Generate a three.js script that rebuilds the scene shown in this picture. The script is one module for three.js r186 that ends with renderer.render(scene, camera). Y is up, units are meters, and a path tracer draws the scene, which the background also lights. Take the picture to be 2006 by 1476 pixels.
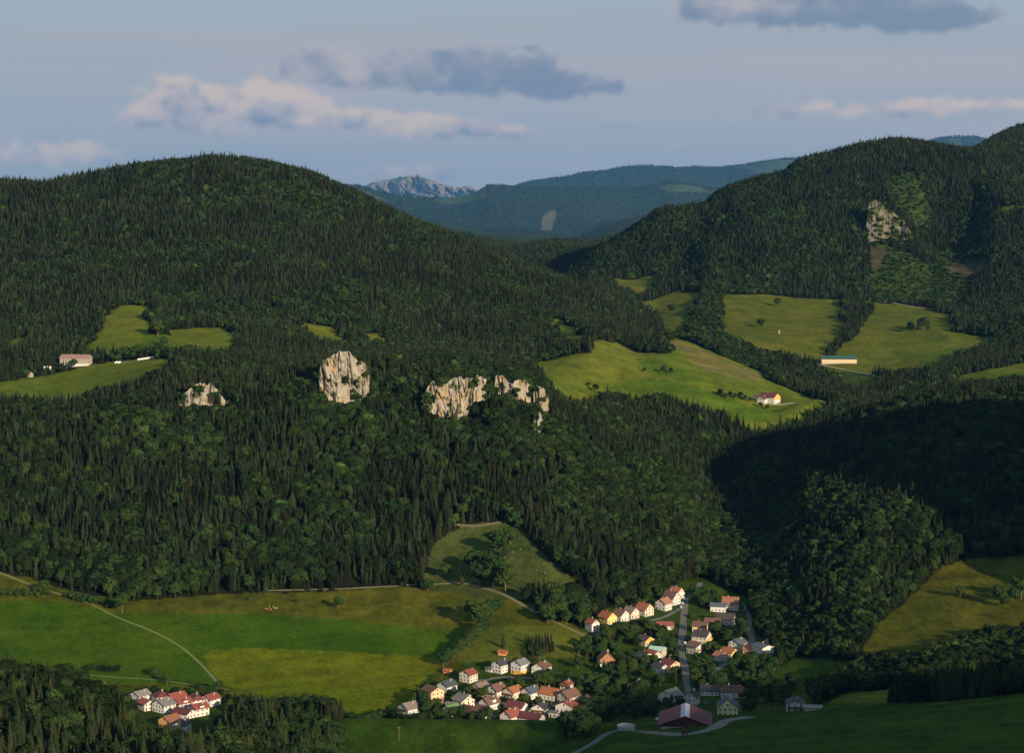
import * as THREE from 'three';
import { mergeGeometries } from 'three/addons/utils/BufferGeometryUtils.js';

// ---------------------------------------------------------------- camera, sky, sun, exposure
const scene = new THREE.Scene();
const F = 3743, CX = 1003, CY = 738, HORIZON = 400, CAMY = 365;       // lens in pixels of the 2006 x 1476 photograph
const PITCH = Math.atan((CY - HORIZON) / F);
const camera = new THREE.PerspectiveCamera(2 * Math.atan(CY / F) * 180 / Math.PI, 2006 / 1476, 1, 150000);
camera.position.set(0, CAMY, 0);
camera.rotation.x = -PITCH;
scene.add(camera);

const SUN_AZ = 33 * Math.PI / 180, SUN_EL = 16.5 * Math.PI / 180;        // low sun behind the viewer's right shoulder
const sunDir = new THREE.Vector3(Math.sin(SUN_AZ) * Math.cos(SUN_EL), Math.sin(SUN_EL), Math.cos(SUN_AZ) * Math.cos(SUN_EL));
const sun = new THREE.DirectionalLight(new THREE.Color(1.0, 0.81, 0.56), 5.0);
sun.position.copy(sunDir).multiplyScalar(6000); sun.position.z -= 2000;
sun.target.position.set(0, 0, -2000);
sun.castShadow = true; sun.shadow.mapSize.set(4096, 4096);
Object.assign(sun.shadow.camera, { left: -3000, right: 3000, top: 3000, bottom: -3000, near: 10, far: 16000 });
scene.add(sun, sun.target);
scene.fog = new THREE.FogExp2(new THREE.Color(0.14, 0.46, 1.0), 9e-6);

const renderer = new THREE.WebGLRenderer({ antialias: true });
renderer.setSize(1024, 754);
renderer.toneMapping = THREE.LinearToneMapping;
renderer.toneMappingExposure = 1.32;
renderer.shadowMap.enabled = true;

// ---------------------------------------------------------------- numbers
let seed = 12345;
const rnd = () => { seed = (seed + 0x6D2B79F5) | 0; let t = Math.imul(seed ^ (seed >>> 15), 1 | seed); t = (t + Math.imul(t ^ (t >>> 7), 61 | t)) ^ t; return ((t ^ (t >>> 14)) >>> 0) / 4294967296; };
const reseed = s => { seed = s | 0; };
const lerp = (a, b, t) => a + (b - a) * t, clamp = (x, a = 0, b = 1) => Math.min(b, Math.max(a, x));
const smooth = (a, b, x) => { const t = clamp((x - a) / (b - a)); return t * t * (3 - 2 * t); };
const hash2 = (x, y, s) => { let h = Math.imul(x, 374761393) + Math.imul(y, 668265263) + Math.imul(s, 974711); h = Math.imul(h ^ (h >>> 13), 1274126177); return ((h ^ (h >>> 16)) >>> 0) / 4294967296; };
function noise(x, y, s = 0) {
  const ix = Math.floor(x), iy = Math.floor(y); let fx = x - ix, fy = y - iy;
  fx = fx * fx * fx * (fx * (fx * 6 - 15) + 10); fy = fy * fy * fy * (fy * (fy * 6 - 15) + 10);
  const a = hash2(ix, iy, s), b = hash2(ix + 1, iy, s), c = hash2(ix, iy + 1, s), d = hash2(ix + 1, iy + 1, s);
  return a + (b - a) * fx + (c - a) * fy + (a - b - c + d) * fx * fy;
}
function fbm(x, y, oct = 4, s = 0) { let v = 0, a = 0.5, n = 0; for (let i = 0; i < oct; i++) { v += a * noise(x, y, s + i * 17); n += a; a *= 0.5; x = x * 2.03 + 11.3; y = y * 2.03 + 5.7; } return v / n; }

// ---------------------------------------------------------------- sky: air, a thin veil and clouds all round
function makeSky() {
  const W = 4096, H = 2048, data = new Float32Array(W * H * 4);
  const lin = (r, g, b) => [r, g, b].map(c => Math.pow(c / 255, 2.2));
  const blueTop = lin(162, 177, 190), zen = lin(112, 142, 172), veil = lin(174, 174, 183), low = lin(164, 170, 176), mid = lin(162, 172, 183);
  const dark = lin(120, 139, 163), lit = lin(210, 193, 184), soft = lin(174, 171, 180);
  // clouds: azimuth and elevation in degrees, half width, half height, share of sunlit billows, density
  const DEG = 180 / Math.PI, azOf = px => Math.atan((px - CX) / F) * DEG, elOf = py => (HORIZON - py) / F * DEG;
  const clouds = [];
  const put = (px, py, w, h, l, dens = 1) => clouds.push([azOf(px), elOf(py), w / F * DEG, h / F * DEG, l, dens]);
  put(640, 138, 100, 36, 0.45, 1); put(740, 150, 120, 44, 0.40, 1); put(860, 138, 110, 54, 0.16, 1); put(1000, 152, 130, 50, 0.10, 1); put(1085, 166, 75, 36, 0.05, 1); put(1186, 170, 42, 22, 0.2, .9);
  put(350, 205, 75, 54, 0.85, 1); put(415, 210, 70, 46, 0.75, 1); put(520, 200, 80, 50, 0.95, 1); put(585, 225, 85, 44, 1.0, 1); put(290, 240, 80, 24, 0.6, .8); put(430, 262, 110, 20, .45, .55);
  put(690, 240, 90, 30, 0.8, .85); put(790, 246, 110, 32, 0.8, .85); put(900, 255, 120, 26, 0.7, .8); put(1000, 260, 80, 20, 0.3, .7);
  put(1400, 22, 120, 46, 0.45, 1); put(1520, 28, 130, 50, 0.25, 1); put(1640, 28, 130, 52, 0.12, 1); put(1760, 36, 130, 46, 0.05, 1); put(1830, 62, 70, 28, 0.02, .9); put(1920, 48, 42, 24, 0.35, .9); put(1980, -6, 90, 16, 0.3, .8);
  put(1560, 226, 110, 26, 0.6, .6); put(1720, 220, 150, 22, 0.65, .7); put(1860, 218, 130, 20, 0.7, .7); put(1975, 214, 90, 16, 0.75, .75);
  put(60, 310, 110, 36, 0.8, .85); put(120, 300, 60, 22, 0.6, .7); put(200, 308, 55, 30, 0.8, .8); put(760, 340, 130, 20, 0.7, .55); put(850, 338, 80, 16, 0.4, .5); put(1280, 288, 130, 16, .6, .45); put(1430, 246, 60, 16, .6, .45); put(1190, 250, 70, 12, .6, .4); put(1020, 100, 40, 6, 0, .5);
  reseed(77);
  for (let i = 0; i < 70; i++) {                                     // the same kind of cloud all round the horizon
    const az = 26 + rnd() * 308, el = 0.8 + Math.pow(rnd(), 1.6) * 22, k = 0.8 + rnd() * 1.2 + el * 0.09, l = rnd(), dn = 0.5 + rnd() * 0.5;
    for (let q = 0; q < 4; q++) { const a = az + (q - 1.5 + rnd() - 0.5) * 1.4 * k; clouds.push([a > 180 ? a - 360 : a, el + (rnd() - 0.5) * 0.3 * k, (1.2 + rnd()) * k, (0.4 + rnd() * 0.35) * k, clamp(l + rnd() * 0.4 - 0.2), dn]); }
  }
  const cells = 720, bins = Array.from({ length: cells }, () => []);
  for (const c of clouds) for (let b = 0; b < cells; b++) { let da = (b + 0.5) / cells * 360 - 180 - c[0]; da = ((da + 540) % 360) - 180; if (Math.abs(da) < c[2] * 1.9 + 0.8) bins[b].push(c); }
  for (let j = 0; j < H; j++) {
    const el = ((j + 0.5) / H - 0.5) * 180, up = Math.max(el, 0);
    for (let i = 0; i < W; i++) {
      const o = (j * W + i) * 4; data[o + 3] = 1;
      if (el < -0.3) { data[o] = 0.05; data[o + 1] = 0.06; data[o + 2] = 0.06; continue; }
      let az = ((i + 0.5) / W - 0.25) * 360; if (az > 180) az -= 360;
      const n1 = fbm(az * 0.07 + 40, up * 0.55 + 3, 3, 3), n2 = fbm(az * 0.16 + 9, up * 1.9 + 3, 4, 8);
      const hz = smooth(0.2, 2.6, up), hi = smooth(4.9, 5.6, up + (n1 - 0.5) * 1.6 + (n2 - 0.5) * 0.5), z = smooth(7, 60, up);
      const vAmt = clamp(0.42 + (n1 - 0.45) * 1.6 + (n2 - 0.5) * 1.5 + (fbm(az * 0.3 + up * 0.5, up * 7, 3, 51) - 0.5) * 0.55) * (1 - 0.85 * hi) * smooth(0.1, 2, up);
      const rgb = [0, 1, 2].map(k => { let c = lerp(low[k], lerp(mid[k], blueTop[k], hi), hz); c = lerp(c, veil[k], vAmt * 0.9); return lerp(c, zen[k], z); });
      let field = 0, lsum = 0, wsum = 0, ysum = 0;
      const cell = bins[Math.min(cells - 1, Math.floor((az + 180) / 360 * cells))];
      if (cell.length) {
        const wx = (fbm(az * 0.9, up * 1.6, 3, 21) - 0.5) * 0.55, wy = (fbm(az * 0.9 + 50, up * 1.6, 3, 22) - 0.5) * 0.35;
        const big = 1 - Math.abs(2 * fbm(az * 1.15 + wx, up * 1.9 + wy, 2, 31) - 1), fine = fbm(az * 3.6, up * 4.6, 5, 35), wisp = fbm(az * 2.2 + 7, up * 5.2 + wx, 4, 37);
        let keep = 1;
        for (const c of cell) {
          let da = az + wx - c[0]; da = ((da + 540) % 360) - 180;
          const dx = da / c[2]; let dy = (up + wy - c[1]) / c[3]; if (dy < 0) dy *= 1.25;
          const r2 = dx * dx + dy * dy; if (r2 > 2.6) continue;
          const g = (1 - r2 / 2.6) ** 2 * c[5]; keep *= 1 - 0.86 * g; lsum += c[4] * g; wsum += g; ysum += (dy + 0.5 * dx) * g;
        }
        field = 1 - keep;
        if (field > 0.02) {
          const edge = field + (fine - 0.5) * 0.62 + (big - 0.62) * 0.34 + (wisp - 0.5) * 0.34;
          const dens = smooth(0.33, 0.66, edge) * clamp(field * 1.6), l0 = lsum / wsum, lean = ysum / wsum;
          const billow = fbm(az * 1.5 + wy * 2, up * 2.1 + wx * 2, 4, 41);
          const l = clamp(l0 * 1.05 + (billow - 0.5) * 1.6 * (0.25 + l0) + lean * 0.32 * (0.35 + l0) - 0.10);
          for (let k = 0; k < 3; k++) { const cc = l < 0.45 ? lerp(dark[k], soft[k], l / 0.45) : lerp(soft[k], lit[k], (l - 0.45) / 0.55); rgb[k] = lerp(rgb[k], cc, dens * 0.9); }
        }
      }
      for (let k = 0; k < 3; k++) data[o + k] = rgb[k] * SKY;
    }
  }
  const t = new THREE.DataTexture(data, W, H, THREE.RGBAFormat, THREE.FloatType);
  t.mapping = THREE.EquirectangularReflectionMapping; t.magFilter = t.minFilter = THREE.LinearFilter; t.needsUpdate = true;
  return t;
}
const SKY = 1.0 / renderer.toneMappingExposure;
scene.background = makeSky();
scene.environment = scene.background;

// ---------------------------------------------------------------- terrain
// a ray through a pixel of the photograph: [x per metre of depth, height per metre of depth]
const ray = (px, py) => { const a = (px - CX) / F, b = -(py - CY) / F, n = Math.cos(PITCH) + b * Math.sin(PITCH); return [a / n, (b * Math.cos(PITCH) - Math.sin(PITCH)) / n]; };
const TMAX = 0.335, NT = 560;
const tOf = i => -TMAX + 2 * TMAX * i / (NT - 1);
// each line follows one feature of the land (brow, foot, crest, dip) from left to right: pixel x, pixel y, depth in metres
const flat = (h, d) => [[-300, h, d, 1], [2300, h, d, 1]];
const LINES = [
  flat(CAMY - 14, 6), flat(CAMY - 20, 20), flat(CAMY - 48, 100), flat(CAMY - 100, 250), flat(CAMY - 202, 600),
  [[-200, 1500, 950], [0, 1500, 950], [300, 1490, 960], [500, 1500, 1010], [620, 1484, 1100], [800, 1482, 1120], [1000, 1482, 1115], [1120, 1480, 1080], [1300, 1480, 1000], [1500, 1478, 930], [1700, 1470, 880], [2006, 1460, 860], [2200, 1455, 850]],
  [[-200, 1330, 1080], [0, 1345, 1080], [150, 1372, 1080], [260, 1420, 1090], [340, 1472, 1100], [420, 1475, 1130], [500, 1440, 1180], [600, 1424, 1180], [660, 1413, 1175], [900, 1416, 1175], [1100, 1419, 1170], [1220, 1420, 1170], [1300, 1411, 1210], [1350, 1403, 1225], [1420, 1396, 1235], [1500, 1398, 1225], [1580, 1397, 1205], [1700, 1390, 1160], [1850, 1385, 1110], [2006, 1368, 1080], [2200, 1345, 1050]],
  [[-200, -4, 1270, 1], [1200, -4, 1290, 1], [1300, 4, 1305, 1], [1450, 12, 1320, 1], [1560, 21, 1300, 1], [1650, 33, 1270, 1], [1750, 40, 1240, 1], [2006, 52, 1230, 1], [2200, 60, 1230, 1]],
  [[-200, 1380, 1400], [0, 1384, 1400], [600, 1386, 1400], [1200, 1384, 1400], [1340, 1370, 1400], [1500, 1360, 1400], [1600, 1342, 1410], [1700, 1322, 1410], [1850, 1292, 1420], [2006, 1272, 1430], [2200, 1255, 1430]],
  [[-200, 1140, 1700], [0, 1150, 1700], [250, 1178, 1680], [500, 1170, 1690], [700, 1162, 1700], [830, 1150, 1720], [1000, 1178, 1655], [1150, 1203, 1630], [1250, 1192, 1670], [1370, 1150, 1760], [1450, 1160, 1760], [1520, 1240, 1600], [1620, 1252, 1530], [1680, 1237, 1530], [1760, 1190, 1600], [1850, 1132, 1670], [2006, 1088, 1720], [2200, 1050, 1730]],
  [[-200, 940, 1900], [0, 930, 1900], [300, 930, 1905], [600, 930, 1905], [900, 950, 1900], [1000, 962, 1885], [1150, 1000, 1870], [1300, 1045, 1900], [1400, 1065, 1950], [1440, 1045, 1990], [1500, 1050, 1940], [1600, 1020, 1890], [1750, 965, 1870], [1900, 930, 1860], [2006, 920, 1850], [2200, 900, 1840]],
  [[-200, 815, 2110], [0, 800, 2110], [130, 803, 2120], [300, 760, 2130], [450, 742, 2150], [600, 727, 2160], [700, 720, 2170], [850, 716, 2170], [950, 737, 2160], [1050, 768, 2150], [1100, 812, 2140], [1200, 868, 2130], [1300, 908, 2150], [1400, 960, 2180], [1440, 962, 2220], [1500, 930, 2200], [1600, 862, 2200], [1700, 817, 2200], [1800, 792, 2190], [1900, 778, 2170], [2006, 772, 2150], [2200, 745, 2150]],
  [[-200, 745, 2350], [0, 745, 2350], [80, 758, 2330], [200, 745, 2320], [350, 712, 2350], [500, 714, 2360], [700, 720, 2380], [900, 726, 2400], [1000, 738, 2380], [1060, 752, 2370], [1100, 790, 2330], [1200, 822, 2330], [1300, 858, 2350], [1350, 866, 2380], [1400, 880, 2400], [1450, 880, 2420], [1500, 862, 2450], [1560, 855, 2450], [1650, 860, 2420], [1800, 840, 2420], [1900, 818, 2420], [2006, 805, 2420], [2200, 800, 2420]],
  [[-200, 700, 2500], [0, 718, 2480], [100, 720, 2470], [200, 710, 2480], [320, 694, 2500], [450, 696, 2520], [600, 700, 2560], [750, 705, 2600], [900, 706, 2620], [1000, 714, 2600], [1080, 745, 2480], [1150, 770, 2460], [1250, 790, 2470], [1350, 806, 2480], [1450, 826, 2490], [1500, 826, 2500], [1560, 802, 2540], [1600, 787, 2600], [1680, 800, 2640], [1750, 798, 2680], [1850, 775, 2700], [2006, 752, 2700], [2200, 740, 2700]],
  [[-200, 640, 2800], [0, 645, 2800], [120, 645, 2800], [200, 615, 2850], [300, 612, 2850], [340, 645, 2780], [450, 645, 2780], [550, 652, 2800], [700, 658, 2840], [850, 680, 2850], [1000, 692, 2790], [1060, 698, 2740], [1160, 667, 2780], [1250, 684, 2820], [1310, 662, 2900], [1400, 693, 2850], [1500, 735, 2780], [1580, 769, 2720], [1610, 775, 2760], [1650, 748, 2950], [1750, 742, 3000], [1850, 735, 2950], [2006, 712, 2950], [2200, 700, 2950]],
  [[-200, 540, 3100], [0, 540, 3100], [250, 540, 3100], [500, 540, 3100], [700, 560, 3100], [850, 602, 3080], [1000, 635, 3050], [1100, 645, 3030], [1160, 645, 3000], [1250, 672, 2990], [1310, 690, 3050], [1400, 718, 3030], [1500, 742, 3010], [1580, 752, 3000], [1650, 728, 3100], [1750, 718, 3150], [1850, 704, 3150], [2006, 705, 3100], [2200, 700, 3100]],
  [[-200, 430, 3450], [0, 430, 3450], [250, 420, 3450], [450, 415, 3450], [600, 430, 3450], [700, 460, 3420], [850, 512, 3380], [1000, 562, 3330], [1100, 602, 3300], [1200, 640, 3260], [1280, 664, 3260], [1340, 648, 3400], [1400, 652, 3400], [1500, 652, 3400], [1600, 655, 3400], [1700, 642, 3450], [1800, 636, 3450], [1900, 640, 3420], [2006, 620, 3400], [2200, 600, 3400]],
  [[-200, 366, 3700], [0, 364, 3700], [70, 368, 3700], [150, 354, 3720], [250, 335, 3750], [350, 324, 3760], [450, 318, 3780], [520, 326, 3780], [600, 344, 3760], [650, 364, 3740], [700, 387, 3720], [800, 435, 3680], [900, 477, 3640], [1000, 516, 3600], [1100, 556, 3560], [1200, 594, 3540], [1280, 635, 3560], [1330, 606, 3720], [1400, 578, 3850], [1500, 578, 3850], [1600, 580, 3850], [1700, 590, 3800], [1800, 605, 3750], [1870, 615, 3700], [1950, 604, 3700], [2006, 592, 3700], [2200, 560, 3700]],
  [[-200, 430, 4150], [0, 425, 4150], [450, 385, 4200], [700, 440, 4150], [900, 510, 4150], [1000, 545, 4150], [1100, 572, 4150], [1200, 556, 4150], [1260, 546, 4200], [1330, 536, 4180], [1400, 490, 4180], [1500, 462, 4180], [1600, 445, 4180], [1700, 440, 4180], [1780, 450, 4150], [1830, 500, 4080], [1900, 480, 4080], [1960, 425, 4100], [2006, 415, 4100], [2200, 400, 4100]],
  [[-200, 460, 4700], [700, 480, 4700], [900, 530, 4600], [1000, 552, 4600], [1080, 548, 4600], [1120, 528, 4540], [1170, 498, 4500], [1210, 474, 4480], [1260, 440, 4480], [1300, 416, 4500], [1350, 410, 4520], [1378, 404, 4560], [1410, 380, 4600], [1480, 358, 4620], [1535, 346, 4620], [1562, 326, 4640], [1640, 304, 4650], [1700, 288, 4660], [1760, 282, 4660], [1850, 292, 4640], [1900, 302, 4610], [2006, 322, 4560], [2200, 334, 4550]],
  [[-200, 480, 5300], [700, 490, 5300], [900, 505, 5300], [1000, 496, 5350], [1100, 482, 5400], [1200, 495, 5400], [1300, 480, 5300], [1500, 430, 5300], [1700, 380, 5300], [1800, 345, 5400], [1890, 315, 5500], [1950, 275, 5550], [2006, 254, 5600], [2200, 215, 5600]],
  [[-200, 480, 7600], [700, 470, 7600], [850, 468, 7600], [950, 480, 7600], [1050, 492, 7500], [1150, 488, 7400], [1250, 475, 7500], [1400, 450, 7600], [1700, 420, 7800], [2200, 390, 7800]],
  [[-200, 455, 24500], [600, 440, 24500], [700, 425, 25500], [800, 432, 26000], [880, 440, 25500], [960, 452, 24500], [1040, 455, 24500], [1120, 462, 24000], [1180, 440, 26000], [1260, 425, 27000], [1400, 420, 26500], [2200, 410, 25000]],
  [[-200, 372, 30000], [600, 366, 30000], [700, 364, 30000], [740, 378, 30000], [800, 388, 30000], [860, 391, 30000], [920, 384, 30000], [960, 370, 30000], [1050, 369, 30000], [1150, 373, 30000], [1240, 374, 30000], [1310, 363, 30000], [1400, 373, 30000], [1500, 382, 30000], [1700, 370, 30000], [2200, 350, 30000]],
  flat(330, 34000),
  [[-200, 385, 42000], [700, 392, 42000], [900, 395, 42000], [1000, 370, 42000], [1040, 357, 42000], [1100, 349, 42000], [1140, 340, 42000], [1200, 332, 42000], [1270, 328, 42000], [1340, 325, 42000], [1400, 327, 42000], [1470, 321, 42000], [1540, 312, 42000], [1600, 311, 42000], [1700, 315, 42000], [1800, 284, 42000], [1840, 270, 42000], [1900, 268, 42000], [1960, 282, 42000], [2200, 290, 42000]],
  flat(300, 48000),
];
function cubicThrough(pts) {                                          // [x, a, b] smooth without overshoot
  pts = pts.slice().sort((p, q) => p[0] - q[0]); const n = pts.length, m = [[], []];
  for (let k = 0; k < 2; k++) for (let i = 0; i < n; i++) {
    const s0 = i > 0 ? (pts[i][k + 1] - pts[i - 1][k + 1]) / (pts[i][0] - pts[i - 1][0]) : 0, s1 = i < n - 1 ? (pts[i + 1][k + 1] - pts[i][k + 1]) / (pts[i + 1][0] - pts[i][0]) : 0;
    m[k][i] = i === 0 || i === n - 1 ? 0 : s0 * s1 <= 0 ? 0 : 2 * s0 * s1 / (s0 + s1);
  }
  return x => {
    if (x <= pts[0][0]) return [pts[0][1], pts[0][2]]; if (x >= pts[n - 1][0]) return [pts[n - 1][1], pts[n - 1][2]];
    let i = 0; while (x > pts[i + 1][0]) i++;
    const h = pts[i + 1][0] - pts[i][0], t = (x - pts[i][0]) / h, t2 = t * t, t3 = t2 * t;
    return [0, 1].map(k => (2 * t3 - 3 * t2 + 1) * pts[i][k + 1] + (t3 - 2 * t2 + t) * h * m[k][i] + (-2 * t3 + 3 * t2) * pts[i + 1][k + 1] + (t3 - t2) * h * m[k][i + 1]);
  };
}
const lineAt = LINES.map(L => cubicThrough(L.map(([px, py, d, abs]) => { const [t, s] = ray(px, abs ? 1000 : py); return [t, d, abs ? py : CAMY + d * s]; })));
const rows = [];
const addRows = (a, b, step) => { for (let d = a; d < b - step * 0.3; d += step) rows.push(d); };
for (let d = 6; d < 600; d *= 1.09) rows.push(d);
addRows(600, 1240, 7); addRows(1240, 1760, 3.5); addRows(1760, 2400, 4); addRows(2400, 3000, 6); addRows(3000, 4700, 9); addRows(4700, 6000, 25); addRows(6000, 9000, 60); addRows(9000, 32000, 140); addRows(32000, 48000, 300); rows.push(48000);
const ND = rows.length, HT = new Float32Array(NT * ND);
for (let i = 0; i < NT; i++) {
  const t = tOf(i), prof = cubicThrough(lineAt.map(f => { const [d, y] = f(t); return [d, y, 0]; }));
  for (let j = 0; j < ND; j++) {
    const d = rows[j], x = t * d; let y = prof(d)[0];
    const forestry = smooth(1650, 1950, d), amp = d > 9000 ? 70 : d > 7000 ? 30 : lerp(0.8, 5, forestry);
    y += (fbm(x / (d > 9000 ? 900 : 150) + 7, d / (d > 9000 ? 1500 : 210), 4, 41) - 0.5) * amp * 2 + (d > 1700 && d < 6000 ? (Math.abs(fbm(x / 110, d / 420 + 3, 3, 55) - 0.5) - 0.11) * (t > 0.04 && d > 2450 ? 58 : 30) * smooth(1750, 1950, d) * (d < 2450 ? 1 - smooth(2030, 2120, d) : 0.75 * smooth(3250, 3550, d) * (t > 0.04 ? smooth(3800, 4000, d) * (1 - smooth(4400, 4600, d)) : 1 - smooth(3600, 3750, d))) : 0);
    if (d < 700) y -= 0;
    HT[j * NT + i] = y;
  }
}
const rowIndex = d => { let a = 0, b = ND - 1; while (b - a > 1) { const m = (a + b) >> 1; if (rows[m] <= d) a = m; else b = m; } return a; };
function ground(x, z) {
  const d = clamp(-z, rows[0], rows[ND - 1] - 0.01), u = clamp((x / d + TMAX) / (2 * TMAX) * (NT - 1), 0, NT - 1.001), i = Math.floor(u), fu = u - i, j = rowIndex(d), fv = (d - rows[j]) / (rows[j + 1] - rows[j]);
  const k = j * NT + i; return lerp(lerp(HT[k], HT[k + 1], fu), lerp(HT[k + NT], HT[k + NT + 1], fu), fv);
}
// where the line of sight through a pixel meets the land
function hit(px, py, from = 700) {
  const [t, s] = ray(px, py); let prev = from;
  for (let d = from; d < 47900; d += d < 5000 ? 3 : 25) { if (CAMY + d * s < ground(t * d, -d)) { let a = prev, b = d; for (let k = 0; k < 12; k++) { const m = (a + b) / 2; if (CAMY + m * s < ground(t * m, -m)) b = m; else a = m; } return [t * b, -b]; } prev = d; }
  return [t * 46000, -46000];
}
const poly = (pts, from) => { const w = pts.map(([a, b]) => hit(a, b, from)); let x0 = 1e9, x1 = -1e9, z0 = 1e9, z1 = -1e9; for (const [x, z] of w) { x0 = Math.min(x0, x); x1 = Math.max(x1, x); z0 = Math.min(z0, z); z1 = Math.max(z1, z); } return { w, x0, x1, z0, z1 }; };
function inside(p, x, z) {
  if (x < p.x0 || x > p.x1 || z < p.z0 || z > p.z1) return false;
  let c = false; const w = p.w; for (let i = 0, j = w.length - 1; i < w.length; j = i++) if ((w[i][1] > z) !== (w[j][1] > z) && x < (w[j][0] - w[i][0]) * (z - w[i][1]) / (w[j][1] - w[i][1]) + w[i][0]) c = !c;
  return c;
}
// kinds of ground cover
const COVER = {
  floor: [0.020, 0.024, 0.009], field: [0.064, 0.124, 0.006], olive: [0.108, 0.114, 0.012], cut: [0.150, 0.172, 0.006], pasture: [0.138, 0.156, 0.020], upland: [0.158, 0.190, 0.020],
  upfield: [0.098, 0.158, 0.014], hay: [0.200, 0.175, 0.055], garden: [0.052, 0.088, 0.010], felled: [0.085, 0.108, 0.026], scrub: [0.050, 0.084, 0.018], brown: [0.095, 0.080, 0.042], near: [0.046, 0.088, 0.008], pale: [0.085, 0.115, 0.04], tan: [0.17, 0.15, 0.08], rock: [0.42, 0.39, 0.33], farwood: [0.040, 0.062, 0.022],
};
const areas = [];
const area = (kind, pts, from, open = true) => areas.push({ kind, open, ...poly(pts, from) });
area('olive', [[-180, 1105], [60, 1132], [150, 1162], [260, 1178], [430, 1165], [650, 1160], [760, 1150], [850, 1150], [1000, 1170], [1060, 1195], [1120, 1225], [1160, 1245], [1000, 1300], [900, 1330], [800, 1400], [600, 1385], [300, 1388], [-180, 1388]], 1230);
area('felled', [[825, 1150], [838, 1100], [850, 1065], [905, 1030], [992, 1022], [1040, 1060], [1100, 1115], [1157, 1165], [1140, 1180], [1060, 1175], [960, 1180], [900, 1165]], 1230);
area('field', [[-180, 1180], [100, 1178], [200, 1196], [250, 1202], [500, 1203], [700, 1217], [920, 1233], [890, 1258], [872, 1290], [848, 1340], [770, 1396], [600, 1370], [450, 1345], [300, 1341], [0, 1330], [-180, 1330]], 1230);
area('cut', [[395, 1283], [410, 1273], [470, 1270], [620, 1274], [868, 1288], [848, 1340], [768, 1392], [700, 1402], [600, 1378], [440, 1346], [415, 1318]], 1230);
area('garden', [[780, 1400], [850, 1345], [905, 1300], [960, 1270], [1100, 1260], [1150, 1225], [1190, 1190], [1240, 1185], [1300, 1160], [1345, 1135], [1375, 1132], [1430, 1158], [1465, 1170], [1480, 1240], [1520, 1280], [1540, 1330], [1600, 1395], [1400, 1400], [1000, 1415]], 1230);
area('garden', [[250, 1362], [440, 1362], [445, 1400], [410, 1440], [370, 1458], [325, 1455], [285, 1425], [258, 1395]], 1230);
area('pasture', [[905, 1300], [880, 1290], [935, 1235], [1000, 1225], [1110, 1228], [1150, 1240], [1140, 1290], [1080, 1290], [980, 1295]], 1230);
area('olive', [[1672, 1302], [1722, 1222], [1785, 1166], [1842, 1112], [1900, 1095], [2006, 1087], [2180, 1070], [2180, 1250], [2006, 1238], [1900, 1262], [1800, 1300]], 1200);
area('pasture', [[1600, 1392], [1660, 1358], [1760, 1345], [1900, 1322], [1990, 1302], [2180, 1280], [2180, 1372], [1900, 1384], [1700, 1392]], 1190);
area('near', [[1520, 1310], [1560, 1288], [1640, 1295], [1680, 1305], [1640, 1340], [1570, 1362]], 1230);
area('upland', [[-180, 795], [0, 792], [60, 797], [95, 800], [180, 788], [270, 762], [330, 738], [352, 705], [250, 706], [150, 720], [60, 738]], 2140);
area('upland', [[165, 690], [190, 655], [215, 615], [240, 600], [290, 600], [296, 630], [300, 660], [310, 690], [250, 698], [200, 700]], 2200);
area('upfield', [[270, 665], [285, 652], [310, 655], [350, 660], [340, 690], [290, 695]], 2200);
area('upland', [[325, 645], [380, 640], [440, 643], [468, 672], [474, 697], [420, 702], [340, 702]], 2200);
area('upland', [[585, 634], [655, 640], [690, 682], [620, 676]], 2200); area('upland', [[705, 652], [748, 650], [765, 680], [722, 682]], 2200); area('pasture', [[15, 665], [50, 655], [52, 682], [18, 692]], 2200);
area('upland', [[1040, 706], [1150, 692], [1165, 668], [1205, 669], [1270, 692], [1312, 692], [1314, 658], [1400, 692], [1500, 738], [1598, 781], [1630, 796], [1600, 818], [1540, 838], [1500, 848], [1465, 845], [1380, 806], [1280, 786], [1200, 786], [1150, 800], [1100, 795], [1068, 762]], 2160);
area('upfield', [[1170, 752], [1250, 740], [1300, 742], [1400, 770], [1480, 800], [1560, 792], [1500, 826], [1470, 832], [1380, 806], [1280, 786], [1200, 786]], 2250); area('upfield', [[1260, 700], [1330, 725], [1400, 752], [1330, 745], [1280, 735], [1250, 715]], 2250);
area('hay', [[1314, 672], [1330, 668], [1400, 698], [1480, 730], [1512, 738], [1490, 746], [1440, 742], [1360, 715]], 2250);
area('upland', [[1072, 622], [1112, 630], [1152, 660], [1150, 690], [1100, 672]], 2400); area('upfield', [[1312, 853], [1345, 858], [1340, 870], [1318, 866]], 2200);
area('pasture', [[1412, 586], [1420, 577], [1520, 581], [1648, 586], [1655, 640], [1652, 665], [1618, 692], [1600, 714], [1560, 706], [1480, 688], [1412, 662]], 2900);
area('pasture', [[1640, 684], [1680, 655], [1700, 625], [1706, 592], [1800, 602], [1862, 617], [1870, 640], [1862, 650], [1950, 659], [1940, 680], [1870, 702], [1830, 726], [1790, 736], [1640, 732], [1606, 716], [1620, 700]], 2800);
area('upfield', [[1800, 700], [1820, 690], [1870, 680], [1940, 675], [1930, 685], [1870, 702], [1830, 725], [1800, 720]], 2800);
area('near', [[1610, 722], [1720, 736], [1715, 765], [1650, 765]], 2700);
area('upland', [[1840, 758], [1900, 732], [2006, 712], [2120, 700], [2120, 745], [2006, 742], [1900, 752]], 2500); area('upfield', [[1860, 757], [2006, 726], [2120, 718], [2120, 745], [1900, 756]], 2500);
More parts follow.
